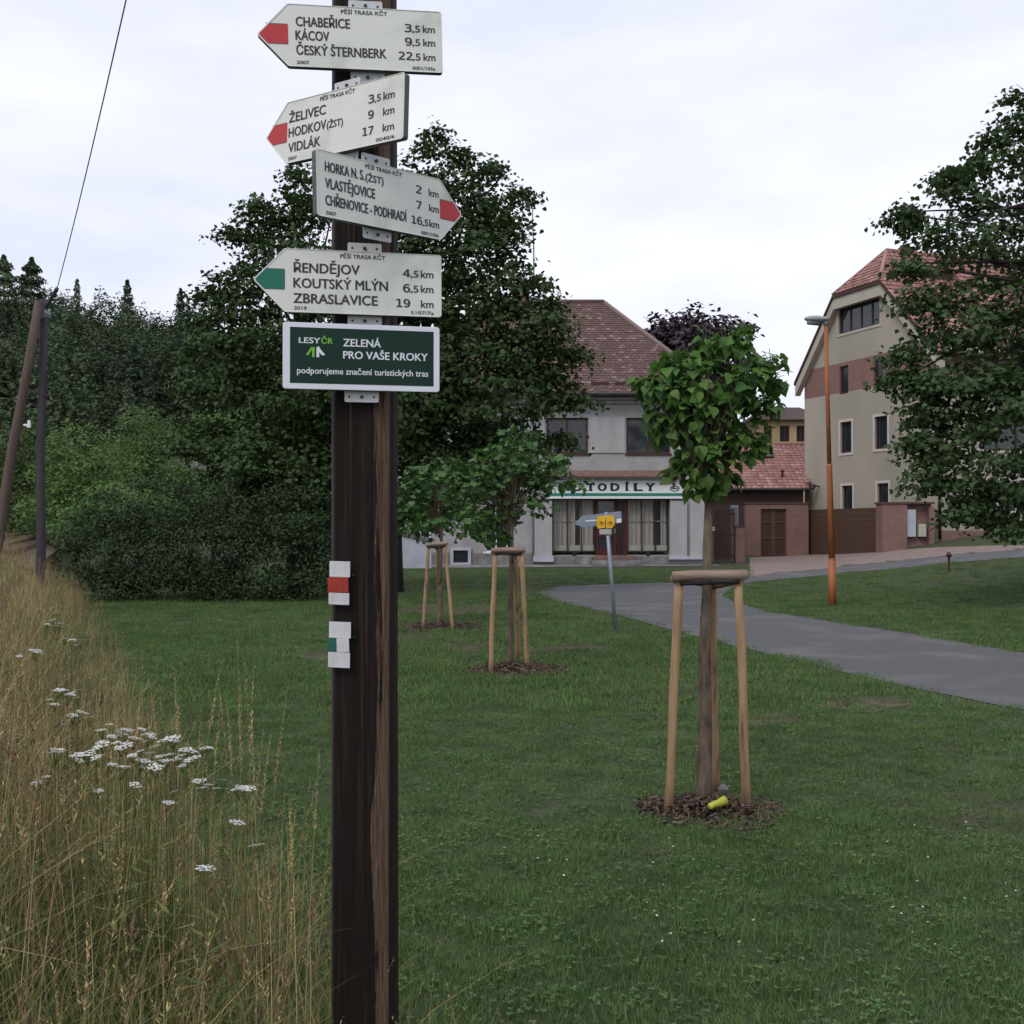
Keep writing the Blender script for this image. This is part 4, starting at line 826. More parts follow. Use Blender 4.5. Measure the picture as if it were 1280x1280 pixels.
for pts in ([(746,646),(756,644.5),(756.2,659.5),(747.5,661),(746,659)], [(757,644.3),(767,644.6),(768,656),(764,660.5),(757.2,660)]):
    y_ = plate('yellow_plate', pts, -.06, .006, 'signy'); cxx = (pts[0][0] + pts[1][0]) / 2 + .5
    mm = MB(); 
    for (da, db, r) in ((-1.7, 2.2, 2.0), (1.9, 2.2, 2.0)):
        n = 14
        for i in range(n):
            a0, a1 = 6.2832*i/n, 6.2832*(i+1)/n; c_ = lambda a, rr_: (X(cxx + da + rr_ * math.cos(a)), -.0615, Z(652.5 + db + rr_ * math.sin(a))); mm.poly([c_(a0, r), c_(a1, r), c_(a1, r - .5), c_(a0, r - .5)])
    mm.poly([(X(cxx - 1.7), -.0615, Z(654.4)), (X(cxx - .3), -.0615, Z(651)), (X(cxx + .2), -.0615, Z(651.4)), (X(cxx - 1.3), -.0615, Z(655))]); mm.poly([(X(cxx - .3), -.0615, Z(651.2)), (X(cxx + 1.9), -.0615, Z(654.6)), (X(cxx + 1.5), -.0615, Z(655)), (X(cxx - .6), -.0615, Z(651.8))])
    mm.build('bicycle_mark', M['black'], y_, norm=False)
plate('small_tag', [(749,661.5),(764,661.3),(764,668),(749,668)], -.045, .005, 'cream')
m = MB(); m.box((X(752), -.052, Z(651)), (X(762), .049, Z(649))); m.build('clamp', M['galv'], t)

# small dark marker post right of the lamp
b = gp(1186, 716); t = empty('marker_post', b, label='short dark post standing at the path edge right of the orange lamp', cat='bollard')
s = F / b.y; m = MB(); m.tube([(0,0,-.05),(0,0,20/s)], .035, 10); m.build('post', M['brownfr'], t); m = MB(); m.tube([(0,0,20/s),(0,0,22/s),(0,0,26/s)], [.075,.085,.04], 10); m.build('cap', M['redfr'], t, smooth=True)

# ------------------------------------------------------------------ utility pole, strut, cable, rails
def upole(name, top, bot, Y, r0, r1, mt, **k):
    a = PX(*bot, Y); c = PX(*top, Y); t = empty(name, (a.x, a.y, h(a.x, a.y)), **k); o = Vector(t.location)
    pts = [(a + (c - a) * f) - o + Vector((.02 * math.sin(f * 9), 0, 0)) for f in (-.06, 0, .25, .5, .75, 1)]
    m = MB(); m.tube(pts, [r0, r0, r0*.95, (r0+r1)/2, r1*1.05, r1], 14); m.build('pole', M[mt], t, smooth=True); return t, pts
upt, _ = upole('utility_pole', (53, 374), (50, 765), 20, .088, .07, 'oldpoled', label='upright dark wooden utility pole at the left, joined by a leaning strut', cat='utility pole')
m = MB(); m.tube([(-.0,-.1,PX(0,392,20).z - upt.location.z),(0.04,.1,PX(0,392,20).z - upt.location.z)], .12, 12); m.build('clamp', M['galv'], upt)
st, pts = upole('pole_strut', (47, 376), (-17, 760), 19.8, .10, .075, 'oldpole', label='leaning brown wooden strut pole at the left picture edge', cat='utility pole')
p = PX(29, 531, 19.7) - Vector(st.location); m = MB(); m.tube([p, p + Vector((.12, 0, -.03))], [.02, .02], 6); m.tube([p + Vector((.1, 0, -.05)), p + Vector((.1, 0, .08))], [.035, .03], 8); m.build('insulator', M['white'], st)
A0 = PX(56, 384, 20); A1 = PX(70, 360, 19.6); B_ = PX(156, -8, 11); C_ = PX(215, -260, 8)
cb = empty('overhead_cable', A0, label='overhead cable running steeply up from the utility pole into the sky', cat='cable')
pts = [Vector((0,0,0)), A1 - A0] + [(A1.lerp(B_, f) - A0 - Vector((0, 0, .35 * f * (1 - f)))) for f in (.2,.4,.6,.8,1)] + [C_ - A0]
m = MB(); m.tube(pts, [.0075]*8, 6); m.build('cable', M['cable'], cb, smooth=True); m = MB(); m.tube([Vector((0,0,0)), (A1 - A0)], .035, 8); m.build('sleeve', M['cable'], cb)

tk = empty('railway_track', (-20, 44, 1.0), label='single rusty railway track on the low embankment at far left', cat='railway track')
d_ = Vector((-8, 20.6, 0)).normalized(); s_ = Vector((d_.y, -d_.x, 0)); o = Vector((-16.6, 35, 0)) - Vector((-20, 44, 0))
for sg_ in (-.72, .72): m = MB(); m.tube([o + s_ * sg_ - d_ * 14 + Vector((0,0,.2)), o + s_ * sg_ + d_ * 40 + Vector((0,0,.2))], .055, 4); m.build('rail', M['rail'], tk)
sl_ = MB(); sl_.box((-.12, -1.25, 0), (.12, 1.25, .13)); sm = sl_.mesh('sleeper', M['brownfr']); ra = math.atan2(d_.y, d_.x)
for i in range(60): obj('sleeper', sm, tk, loc=o + d_ * (-13 + i * .75) + Vector((0,0,.0)), rot=(0,0,ra))
bb = [o + d_ * a_ + s_ * c_ + Vector((0,0,z_)) for a_, c_, z_ in ((-14,-1.6,-.25),(42,-1.6,-.25),(42,-1.1,.02),(-14,-1.1,.02),(42,1.1,.02),(-14,1.1,.02),(42,1.6,-.25),(-14,1.6,-.25))]
m = MB(); m.poly([bb[i] for i in (0,1,2,3)]); m.poly([bb[i] for i in (3,2,4,5)]); m.poly([bb[i] for i in (5,4,6,7)]); m.build('ballast_bed', M['ballast'], tk, norm=False)

# ------------------------------------------------------------------ staked young trees
def catalpa_leaf(seed, L_=.16, heart=True):
    rs = random.Random(seed); pts = [(0,0),(.22,.34),(.5,.44),(.85,.34),(1.15,.14),(1.4,0)] if heart else [(0,0),(.05,.42),(.3,.3),(.45,.62),(.62,.3),(1.05,.3),(.85,.12),(1.25,0)]
    m = MB(); n = len(pts); fold = rs.uniform(.12, .35); drp = rs.uniform(.25, .6)
    def pz_(x, y): return (x * L_ * .7, y * L_, (abs(y) * fold - drp * x * x * .45 + .03 * math.sin(9 * x)) * L_)
    for i in range(n - 1):
        (x0, y0), (x1, y1) = pts[i], pts[i + 1]
        for sgn in (1, -1):
            q_ = [pz_(x0, 0), pz_(x1, 0), pz_(x1, sgn * y1), pz_(x0, sgn * y0)]
            q_ = q_ if y0 else [q_[0], q_[1], q_[2]]; q_ = q_ if y1 else [q_[0], q_[1], q_[3]]
            m.poly(q_ if sgn == 1 else q_[::-1])
    m.tube([(-.07 * 1, 0, -.01), (0, 0, 0)], .0022, 3)
    me = m.mesh('leaf', L_cat if heart else L_mid, smooth=False)
    bm = bmesh.new(); bm.from_mesh(me); bmesh.ops.remove_doubles(bm, verts=bm.verts, dist=.0004); bm.to_mesh(me); bm.free(); me.polygons.foreach_set('use_smooth', [True] * len(me.polygons)); return me
def leafy_tree(name, base, zt, lobes, nparts, nrest, size, heart, lab, group, r=.028, seed=1):
    rs = random.Random(seed); t = empty(name, base, label=lab, cat='tree', group=group)
    prot = [catalpa_leaf(seed * 10 + i, size, heart) for i in range(5)]
    items = []; tot = sum(l[3] * l[5] for l in lobes); twigs = []
    for (cx, cy, cz, rx, ry, rz) in lobes:
        for _ in range(max(3, int((nparts + nrest) * (rx * rz) / tot))):
            while True:
                v = Vector((rs.gauss(0,1), rs.gauss(0,1), rs.gauss(0,1))).normalized()
                if v.z > -.75: break
            f = rs.uniform(.72, 1.18) if rs.random() < .72 else rs.uniform(.3, .7)
            p = Vector((cx + v.x * rx * f, cy + v.y * ry * f, cz + v.z * rz * f))
            az = math.atan2(v.y, v.x) + rs.gauss(0, .5); pitch = rs.gauss(.45, .35) - .35 * max(0, v.z) + (.25 if v.z < -.2 else 0)
            items.append((p, (rs.gauss(0, .5), pitch + rs.gauss(0, .25), az + rs.gauss(0, .4)), rs.uniform(.55, 1.25), v)); 
            if rs.random() < .16: twigs.append(p)
    items.sort(key=lambda i: i[0].y - .3 * i[0].z); parts = items[:nparts]; rest = items[nparts:]
    for p, ro, s_, v in parts: obj('leaf', rs.choice(prot), t, loc=p, rot=ro, scale=(s_,) * 3)
    if rest:
        bm = bmesh.new()
        for p, ro, s_, v in rest:
            k = len(bm.verts); bm.from_mesh(rs.choice(prot)); bm.verts.ensure_lookup_table()
            from mathutils import Euler
            Mx = Matrix.Translation(p) @ Euler(ro).to_matrix().to_4x4() @ Matrix.Scale(s_, 4)
            for vv in bm.verts[k:]: vv.co = Mx @ vv.co
        me = bpy.data.meshes.new('foliage'); bm.to_mesh(me); bm.free(); me.materials.append(L_cat if heart else L_mid); obj('foliage', me, t, kind='stuff')
    m = MB(); tz = zt; m.tube([(0,0,-.02),(.004,0,.12),(.010,0,.5),(.006,0,.9),(.022,0,1.3),(.026,0,tz*.8),(.03,0,tz)], [r*1.35,r*1.12,r,r*.92,r*.72,r*.7,r*.35], 12)
    m.build('trunk', M['barkt'], t, smooth=True)
    m = MB(); 
    z0 = min(l[2] - l[5] for l in lobes) 
    for p in twigs[:70]:
        a = Vector((0, 0, z0 + .1 + rs.uniform(0, .5) * (tz - z0))); m.tube([a, a.lerp(p, .5) + Vector((0,0,.04)), p], [r*.3, r*.2, r*.07], 5)
    m.build('branches', M['barkt'], t)
    return t
def support(Y, pl, pr, pb, lab, seed):
    """pl, pr, pb: (bottom px, py, top px, py) of left, right and rear stake"""
    rs = random.Random(seed); o = gp((pl[0] + pr[0]) / 2, (pl[1] + pr[1]) / 2); t = empty('tree_support', o, label=lab, cat='tree stakes', group='three-legged stake frames around the young trees')
    tops = []
    for k, (bx, by, tx, ty) in enumerate((pl, pr, pb)):
        a = gp(bx, by); Yt = a.y + (o.y + (.17 if k == 2 else -.05) - a.y) * 1; c = PX(tx, ty, Yt); a = a - o; c = c - o; tops.append(c)
        m = MB(); pts = [a + (c - a) * f + Vector((rs.uniform(-.004,.004), 0, 0)) for f in (-.06, .12, .3, .5, .7, .88, 1.0)]; m.tube(pts, [.0275 * rs.uniform(.93,1.05) for _ in pts], 14); m.build('stake', M['stake'], t, smooth=True)
    def bar(a, c, lift, r):
        d = (c - a).normalized(); m = MB(); m.tube([a - d * .045 + Vector((0,0,lift)), a.lerp(c, .3) + Vector((0,0,lift+.003)), a.lerp(c, .7) + Vector((0,0,lift)), c + d * .045 + Vector((0,0,lift))], [r*.95, r, r*1.02, r*.94], 14); m.build('crossbar', M['bar'], t, smooth=True)
        m = MB(); 
        for e_ in (a, c): m.tube([e_ + Vector((0,-.034,lift-.02)), e_ + Vector((0,-.04,lift-.025))], .006, 6)
    bar(tops[0] + Vector((0,-.035,0)), tops[1] + Vector((0,-.035,0)), 0.01, .031)
    bar(tops[0] + Vector((0,.03,0)), tops[2] + Vector((0,.0,0)), -.012, .028); bar(tops[1] + Vector((0,.03,0)), tops[2] + Vector((.0,.0,0)), -.028, .026)
    m = MB(); mid = (tops[0] + tops[1]) / 2; m.tube([tops[0] + Vector((0,-.03,-.035)), tops[1] + Vector((0,-.03,-.035))], .011, 8); m.build('tie_strap', M['black'], t)
    return o
o1 = support(6.46, (835,1012,849,722), (932,1012,923,720), (894,990,890,726), 'nearest stake frame of three peeled poles, on mulch in the right foreground lawn', 1)
o2 = support(12.4, (613,841,619,689), (659,838,652,688), (648,828,644,690), 'middle stake frame of peeled poles, left of the cycle sign', 2)
o3 = support(17.7, (529,786,536,682), (566,788,556,680), (549,778,547,683), 'farthest stake frame of peeled poles, just right of the signpost', 3)
def CL(base, L_, Y): s = F / Y; return [((px - 640) / s - base.x, dy, EYE + (HZ - py) / s - base.z, rx / s, (ry or rx) / s, rz / s) for px, py, dy, rx, ry, rz in L_]
GRP = 'young staked trees on the lawn'
tb = gp(878, 1010) + Vector((0, .02, 0)); tb.x = (879 - 640) / F * tb.y
leafy_tree('young_catalpa_tree', tb, 1.95, CL(tb, [(885,500,0,46,44,44),(830,486,0,26,28,20),(945,470,0,28,30,22),(912,430,0,24,26,16),(928,410,0,10,10,8),(880,572,0,34,34,34),(850,452,0,26,26,14),(964,450,0,18,18,8),(958,510,0,20,24,18),(886,608,-.02,20,20,14),(932,556,0,26,28,22),(838,536,0,22,24,18),(812,476,0,12,14,8),(850,588,0,10,12,10),(908,596,0,14,14,12),(822,520,0,14,14,10),(975,478,0,10,12,8),(886,425,0,14,14,8)], 6.46), 300, 900, .082, True,
           'nearest young tree with a round crown of large heart-shaped light green leaves', GRP, r=.042, seed=1)
tb = gp(641, 836); tb.x = (637 - 640) / F * tb.y
leafy_tree('young_maple_tree', tb, 2.4, CL(tb, [(640,585,0,50,46,34),(595,600,0,36,36,30),(680,582,0,34,34,18),(650,548,0,26,26,16),(692,606,0,24,24,12),(598,645,0,32,32,30),(718,602,-.1,20,14,9),(622,665,.1,22,22,20),(565,588,0,20,20,16),(665,632,0,28,28,16),(700,572,0,14,14,8)], 12.4), 300, 620, .105, False,
           'middle young tree with a spreading green crown in front of the shop sign', GRP, r=.034, seed=2)
tb = gp(552, 782); tb.x = (550 - 640) / F * tb.y
leafy_tree('young_maple_tree', tb, 2.6, CL(tb, [(545,608,0,34,34,30),(510,625,0,22,22,24),(578,622,0,20,20,28),(540,650,0,32,32,20),(520,598,0,18,18,18),(500,658,0,14,14,14),(596,660,0,14,14,18)], 17.7), 0, 620, .125, False,
           'farthest young tree, its green crown just right of the signpost', GRP, r=.036, seed=3)
# mulch rings
def mulch(o, r, n, lab, sd):
    rs = random.Random(sd); t = empty('mulch_bed', (o.x, o.y, h(o.x, o.y)), label=lab, cat='mulch', group='mulch beds under the staked trees')
    k = 40; m = MB(); rings = 6; 
    for j in range(rings + 1):
        for i in range(k):
            a = 2 * math.pi * i / k; rr_ = r * .9 * j / rings * (1 + .22 * mnoise.noise(Vector((math.cos(a) * 2 + sd, math.sin(a) * 2, 0)))); m.v.append((rr_ * math.cos(a), rr_ * math.sin(a) * .85, .045 * (1 - (j / rings) ** 2) + (.012 * mnoise.noise(Vector((rr_ * 20, a * 9, sd))) if j < rings else -.02)))
    for j in range(rings):
        for i in range(k): m.f.append((j*k+i, (j+1)*k+i, (j+1)*k+(i+1)%k, j*k+(i+1)%k)); m.m.append(0)
    m.build('soil_mound', M['mulch'], t, smooth=True)
    m = MB()
    for _ in range(n):
        a = rs.uniform(0, 6.283); q_ = r * rs.random() ** .85 * 1.75 * (1 + .3 * mnoise.noise(Vector((math.cos(a) * 1.6, math.sin(a) * 1.6, sd * 3.0)))); x, y = q_ * math.cos(a), q_ * math.sin(a) * .85; z = .05 * max(0, 1 - (q_ / r) ** 2) + rs.uniform(.004, .03)
        s1, s2 = rs.uniform(.012, .035), rs.uniform(.004, .010); d = Vector((rs.gauss(0,1), rs.gauss(0,1), rs.gauss(0,.35))).normalized(); n_ = Vector((rs.gauss(0,.5), rs.gauss(0,.5), 1)).normalized(); e_ = d.cross(n_).normalized(); p = Vector((x, y, z))
        m.poly([p - d*s1 - e_*s2, p + d*s1 - e_*s2*.7, p + d*s1*.9 + e_*s2, p - d*s1 + e_*s2])
    m.build('bark_chips', M['chip'], t, norm=False, kind='stuff')
mulch(gp(888, 1014), .26, 1500, 'dark bark mulch under the nearest staked tree, with the yellow litter on it', 1)
mulch(gp(640, 838), .44, 2000, 'dark bark mulch under the middle staked tree', 2)
mulch(gp(550, 784), .62, 1800, 'dark bark mulch under the farthest staked tree', 3)
# litter
p = gp(894, 1021); t = empty('plastic_cup', p + Vector((0,-.03,.085)), (0, R(-14), R(24)), label='crumpled yellow plastic cup lying on the mulch under the nearest tree', cat='litter')
m = MB(); m.tube([(-.055,0,0),(-.05,0,0),(-.02,.004,.002),(.01,-.003,0),(.05,0,.001),(.056,0,0)], [.014,.019,.019,.022,.026,.027], 12, caps=True); m.build('body', M['yellow'], t, smooth=True)
m = MB(); m.tube([(.055,0,0),(.06,0,0)], .029, 14); m.build('rim', M['yellow'], t)
b = gp(903, 995); st_ = MB(); st_.tube([(0,0,-.02),(.002,0,.02),(0,0,.045)], [.028,.034,.012], 8); o = st_.build('pale_stone', M['conc'], label='pale grey stone on the mulch behind the yellow cup', cat='stone'); o.location = b + Vector((0,0,.03)); o['label'] = 'pale grey stone on the mulch behind the yellow cup'

# ------------------------------------------------------------------ wooden signpost in front
YP = 2.90; sx = YP / F
pm = bpy.data.materials.new('creosoted_post'); pm.use_nodes = True; N = pm.node_tree.nodes; l = pm.node_tree.links.new; pb_ = N['Principled BSDF']; pb_.inputs['Roughness'].default_value = .75; pb_.inputs['Specular IOR Level'].default_value = .2
tc = N.new('ShaderNodeTexCoord'); sp_ = N.new('ShaderNodeSeparateXYZ'); l(tc.outputs['Object'], sp_.inputs[0])
def nz_(sc_, st, det=8, rough=.6):
    mp = N.new('ShaderNodeMapping'); mp.inputs['Scale'].default_value = st; l(tc.outputs['Object'], mp.inputs[0]); n = N.new('ShaderNodeTexNoise'); n.inputs['Scale'].default_value = sc_; n.inputs['Detail'].default_value = det; n.inputs['Roughness'].default_value = rough; l(mp.outputs[0], n.inputs['Vector']); return n
n1 = nz_(1, (120, 120, 2.2)); n2 = nz_(1, (30, 30, 1.5), 6, .7); n3 = nz_(1, (260, 260, 9), 8, .7); n4 = nz_(30, (1, 1, 1), 3)
def math_(op, a, b_, c_=None, clamp=False):
    n = N.new('ShaderNodeMath'); n.operation = op; n.use_clamp = clamp
    for i, v in enumerate((a, b_, c_)):
        if v is None: continue
        if isinstance(v, (int, float)): n.inputs[i].default_value = v
        else: l(v, n.inputs[i])
    return n.outputs[0]
def ramp_(inp, stops):
    r = N.new('ShaderNodeValToRGB'); e = r.color_ramp.elements; e[0].position, e[0].color = stops[0][0], (*stops[0][1], 1); e[1].position, e[1].color = stops[-1][0], (*stops[-1][1], 1)
    for p_, c_ in stops[1:-1]: k = e.new(p_); k.color = (*c_, 1)
    l(inp, r.inputs[0]); return r.outputs[0]
wood = ramp_(n3.outputs['Fac'], [(.3, (.03,.018,.012)), (.48, (.11,.068,.045)), (.7, (.22,.15,.105))])
tar = ramp_(n1.outputs['Fac'], [(.35, (.009,.006,.005)), (.56, (.016,.010,.008)), (.66, (.035,.019,.012)), (.76, (.09,.052,.032))])
# peeled strip: x beyond a wavy limit, plus thin streaks of bare wood
lim = math_('MULTIPLY', n2.outputs['Fac'], .13); lim = math_('ADD', lim, -.028)
lx = math_('SUBTRACT', sp_.outputs['X'], lim); strip = math_('MULTIPLY', lx, 260, clamp=True)
edge = math_('SUBTRACT', .0745, sp_.outputs['X']); edge = math_('MULTIPLY', edge, 300, clamp=True); strip = math_('MULTIPLY', strip, edge)
stre = N.new('ShaderNodeMapRange'); stre.inputs[1].default_value = .70; stre.inputs[2].default_value = .75; l(n1.outputs['Fac'], stre.inputs[0])
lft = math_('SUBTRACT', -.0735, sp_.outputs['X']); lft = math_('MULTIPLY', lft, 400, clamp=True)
fac = math_('MAXIMUM', strip, math_('MULTIPLY', stre.outputs[0], .8)); 
mx_ = N.new('ShaderNodeMix'); mx_.data_type = 'RGBA'; l(fac, mx_.inputs[0]); l(tar, mx_.inputs[6]); l(wood, mx_.inputs[7])
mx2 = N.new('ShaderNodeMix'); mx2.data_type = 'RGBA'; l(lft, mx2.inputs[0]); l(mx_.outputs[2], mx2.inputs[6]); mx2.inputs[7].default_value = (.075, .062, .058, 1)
l(mx2.outputs[2], pb_.inputs['Base Color'])
bp_ = N.new('ShaderNodeBump'); bp_.inputs['Distance'].default_value = .006; l(math_('ADD', n3.outputs['Fac'], n1.outputs['Fac']), bp_.inputs['Height']); l(bp_.outputs[0], pb_.inputs['Normal'])
PXc = (455.5 - 640) * sx; gz0 = h(PXc, YP)
prof = [(-.081,.06),(-.081,-.04),(-.066,-.072),(-.02,-.08),(.035,-.08),(.066,-.062),(.080,-.025),(.081,.06),(.05,.082),(-.05,.082)]
ring = []
for i in range(len(prof)):
    a, b = Vector(prof[i]), Vector(prof[(i + 1) % len(prof)]); n = max(1, int((b - a).length / .005))
    for k in range(n): ring.append(a.lerp(b, k / n))
cracks = [(.028, .004), (-.012, .0025), (.052, .005), (-.045, .0022), (.012, .002)]
m = MB(); nr = 150; zt = 3.5; K = len(ring)
for j in range(nr + 1):
    z = -.2 + (zt + .2 - gz0) * j / nr
    for q_ in ring:
        nn = mnoise.noise(Vector((q_.x * 45, q_.y * 45, z * .9))) * .0022 + mnoise.noise(Vector((q_.x * 130, q_.y * 130, z * 3))) * .0010
        d = 0
        if q_.y < -.05:
            for cx_, dp in cracks:
                w_ = cx_ + .006 * mnoise.noise(Vector((cx_ * 50, z * 1.3, 0))); 
                if abs(q_.x - w_) < .0035: d = dp * max(0, .35 + mnoise.noise(Vector((cx_ * 90, z * 1.1, 5))) * 1.6)
        s_ = 1 + (.04 * (1 - z / 3.3)); m.v.append((q_.x * s_ * (1 + nn * 8) + .004 - .002 * z, q_.y * (1 + nn * 8) + d, z))
for j in range(nr):
    for i in range(K): m.f.append((j*K+i, j*K+(i+1)%K, (j+1)*K+(i+1)%K, (j+1)*K+i)); m.m.append(0)
m.f.append(tuple(nr * K + i for i in range(K))); m.m.append(0)
post = m.build('wooden_post', pm, smooth=True, label='tall dark creosoted timber post carrying the hiking signs', cat='post'); post.location = (PXc, YP, gz0)

M['panelw'] = mat('sign_white', (.70,.71,.655), (.65,.665,.61), rough=.42, scale=7, spec=.4, c3=(.44,.455,.40), s3=9, t3=(.55,.85))
M['edge'] = mat('sign_edge', (.12,.12,.115), (.08,.08,.08), rough=.6)
M['letter'] = mat('sign_letter', (.035,.035,.042), (.05,.05,.058), rough=.6, scale=40)
M['red'] = mat('trail_red', (.50,.045,.05), (.44,.04,.05), rough=.5); M['tgreen'] = mat('trail_green', (.02,.17,.115), (.016,.14,.1), rough=.5)
M['boardg'] = mat('board_green', (.008,.032,.022), (.006,.027,.019), rough=.5, spec=.2); M['lime'] = mat('lime', (.19,.5,.05), rough=.5)
M['frameW'] = mat('frame_white', (.68,.70,.76), (.63,.65,.70), rough=.35, spec=.5)
M['screw'] = mat('screw', (.06,.055,.05), rough=.5, metal=.6); M['tin'] = mat('tin_white', (.60,.61,.63), (.5,.5,.51), rough=.6, scale=12, c3=(.3,.26,.22), s3=30, t3=(.62,.8))
M['tinred'] = mat('tin_red', (.36,.04,.025), (.27,.03,.02), rough=.6, scale=20); M['tingreen'] = mat('tin_green', (.02,.12,.09), (.016,.09,.07), rough=.6, scale=20)
def rounded(poly, rad):
    out_ = []; n = len(poly)
    for i in range(n):
        p, a, b = Vector(poly[i]), Vector(poly[i-1]), Vector(poly[(i+1) % n]); r = rad[i] if hasattr(rad, '__len__') else rad
        if r == 0: out_.append(tuple(p)); continue
        u = (a - p).normalized() * r; v = (b - p).normalized() * r
        for k in range(5): f = k / 4; out_.append(tuple((p + u) * (1-f)**2 + p * 2*f*(1-f) + (p + v) * f*f))
    return out_
def bracket(par, x, z, wd=.088, hgt=.034, tilt=0):
    m = MB(); m.prism(rounded([(x-wd/2, z-hgt/2), (x+wd/2, z-hgt/2), (x+wd/2, z+hgt/2), (x-wd/2, z+hgt/2)], .005), .0185, .0205); 
    b = m.build('bracket', M['tin'], par)
    for k, r in ((-.36, .0032), (0, .0045), (.36, .0032)):
        mm = MB(); mm.tube([(x + k*wd, .0186, z + (.003 if z > 0 else -.003)), (x + k*wd, .0145 if k == 0 else .0182, z + (.003 if z > 0 else -.003))], r, 10); mm.build('screw', M['screw'], b)
def sign(px, py, yaw, roll, W, H, Y, left, col, rows, head, year, code, lab, bx, dx_=None, grp=None):
    t = empty('direction_sign', PX(px, py, Y), (0, R(roll), R(yaw)), label=lab, cat='sign', group='white arrow-shaped hiking signs on the post')
    uT = .163; X_ = (lambda u: -W/2 + u*W); Z_ = lambda v: -H/2 + v*H
    P_ = [(0,.49),(uT,0),(1,0),(1,1),(uT,1)] if left else [(0,0),(1-uT,0),(1,.49),(1-uT,1),(0,1)]
    rd = [.006,.004,.008,.008,.004] if left else [.008,.004,.006,.004,.008]
    pg = rounded([(X_(u), Z_(v)) for u, v in P_], rd); m = MB(); m.prism(pg, 0, .018, 0, 1); pn = m.build('panel', [M['panelw'], M['edge']], t, bevel=.0012)
    c0 = Vector((sum(p[0] for p in pg)/len(pg), sum(p[1] for p in pg)/len(pg)))   # thin raised rim
    m = MB(); n = len(pg); inn = [tuple(c0 + (Vector(p) - c0) * .982) for p in pg]
    for i in range(n):
        j = (i+1) % n; a = len(m.v); m.v += [(pg[i][0], -.0012, pg[i][1]), (pg[j][0], -.0012, pg[j][1]), (inn[j][0], -.0012, inn[j][1]), (inn[i][0], -.0012, inn[i][1]), (inn[i][0], 0, inn[i][1]), (inn[j][0], 0, inn[j][1])]; m.f += [(a,a+1,a+2,a+3),(a+3,a+2,a+5,a+4)]; m.m += [0,0]
    m.build('rim', M['panelw'], t)
    v0, v1 = .36, .665
    pa = [(.012,.49),(.5*0+(.49-v0)/.49*uT*1.0, v0),(uT+.002, v0),(uT+.002, v1),((v1-.49)/.51*uT, v1)]
    if not left: pa = [(1-u, v) for u, v in pa]
    m = MB(); m.prism([(X_(u), Z_(v)) for u, v in pa], -.0006, 0.0004); m.build('arrow_patch', M[col], t)
    m = MB()
    for v in (v0 - .006, v1 + .006):
        ua, ub = (.045, uT) if left else (1 - uT, .955); m.poly([(X_(ua), -.0007, Z_(v-.005)), (X_(ub), -.0007, Z_(v-.005)), (X_(ub), -.0007, Z_(v+.005)), (X_(ua), -.0007, Z_(v+.005))])
    m.build('patch_outline', M['edge'], t, norm=False)
    its = []
    def T(s, u, v, w_, cap, al='l', bold=.034): its.append((( s, X_(u), Z_(v), (w_*W if w_ else None), cap*H), dict(y=-.0009, bold=bold, align=al)))
    T('PĚŠÍ TRASA KČT', head[0], .885, head[1], .065, 'c')
    for r_ in rows:
        nm, u, w_, v, sub, big, sm_, kr, kmu, kmw = r_
        T(nm, u, v, w_, .158)
        if sub: T(sub[0], sub[1], v, sub[2], .115)
        T(big, kr, v - .005, .036 * len(big) , .175, 'r', .032)
        if sm_: T(sm_, kr + .004, v - .005, .042, .115, 'l', .026)
        T('km', kmu, v - .005, kmw, .125, 'l', .026)
    T(year, rows[0][1], .045, .065, .055); T(code, head[2], .035, .125, .055, 'r')
    lettering('lettering', its, M['letter'], t)
    for s_ in (1, -1):
        if (s_ == 1 and bx[0] is not None): bracket(t, bx[0], H/2 + .010)
        if (s_ == -1 and bx[1] is not None): bracket(t, bx[1], -H/2 - .010)
    return t
H_ = .161
sign(437.5, 44.5, 9.5, -1.4, .474, H_, 2.779, True, 'red', [('CHABEŘICE', .208, .288, .65, None, '3', ',5', .832, .895, .065), ('KÁCOV', .205, .178, .43, None, '9', ',5', .832, .895, .065), ('ČESKÝ ŠTERNBERK', .208, .483, .195, None, '22', ',5', .832, .895, .065)],
     (.575, .25, .958), '2007', '0001/105a', 'topmost arrow sign, pointing left with red tip, reading CHABEŘICE, KÁCOV, ČESKÝ ŠTERNBERK', (.04, .042))
sign(414, 151, -34, 1.8, .478, H_, 2.744, True, 'red', [('ŽELIVEC', .178, .275, .66, None, '3', ',5', .795, .86, .075), ('HODKOV', .178, .28, .42, ('(ŽST)', .465, .115), '9', '', .795, .86, .075), ('VIDLÁK', .178, .24, .175, None, '17', '', .795, .86, .075)],
     (.535, .25, .94), '2007', '0040/6', 'second arrow sign from the top, tilted, pointing left and reading ŽELIVEC, HODKOV, VIDLÁK', (.032, .03))
sign(491, 247.5, 43.5, -1.5, .462, H_, 2.749, False, 'red', [('HORKA N. S.', .055, .25, .69, ('(ŽST)', .315, .12), '2', '', .70, .755, .07), ('VLASTĚJOVICE', .055, .32, .44, None, '7', '', .70, .755, .07), ('CHŘENOVICE - PODHRADÍ', .055, .535, .185, None, '16', ',5', .70, .755, .07)],
     (.44, .25, .82), '2007', '0001/105b', 'only arrow sign pointing right, reading HORKA N. S., VLASTĚJOVICE, CHŘENOVICE - PODHRADÍ', (-.038, -.038))
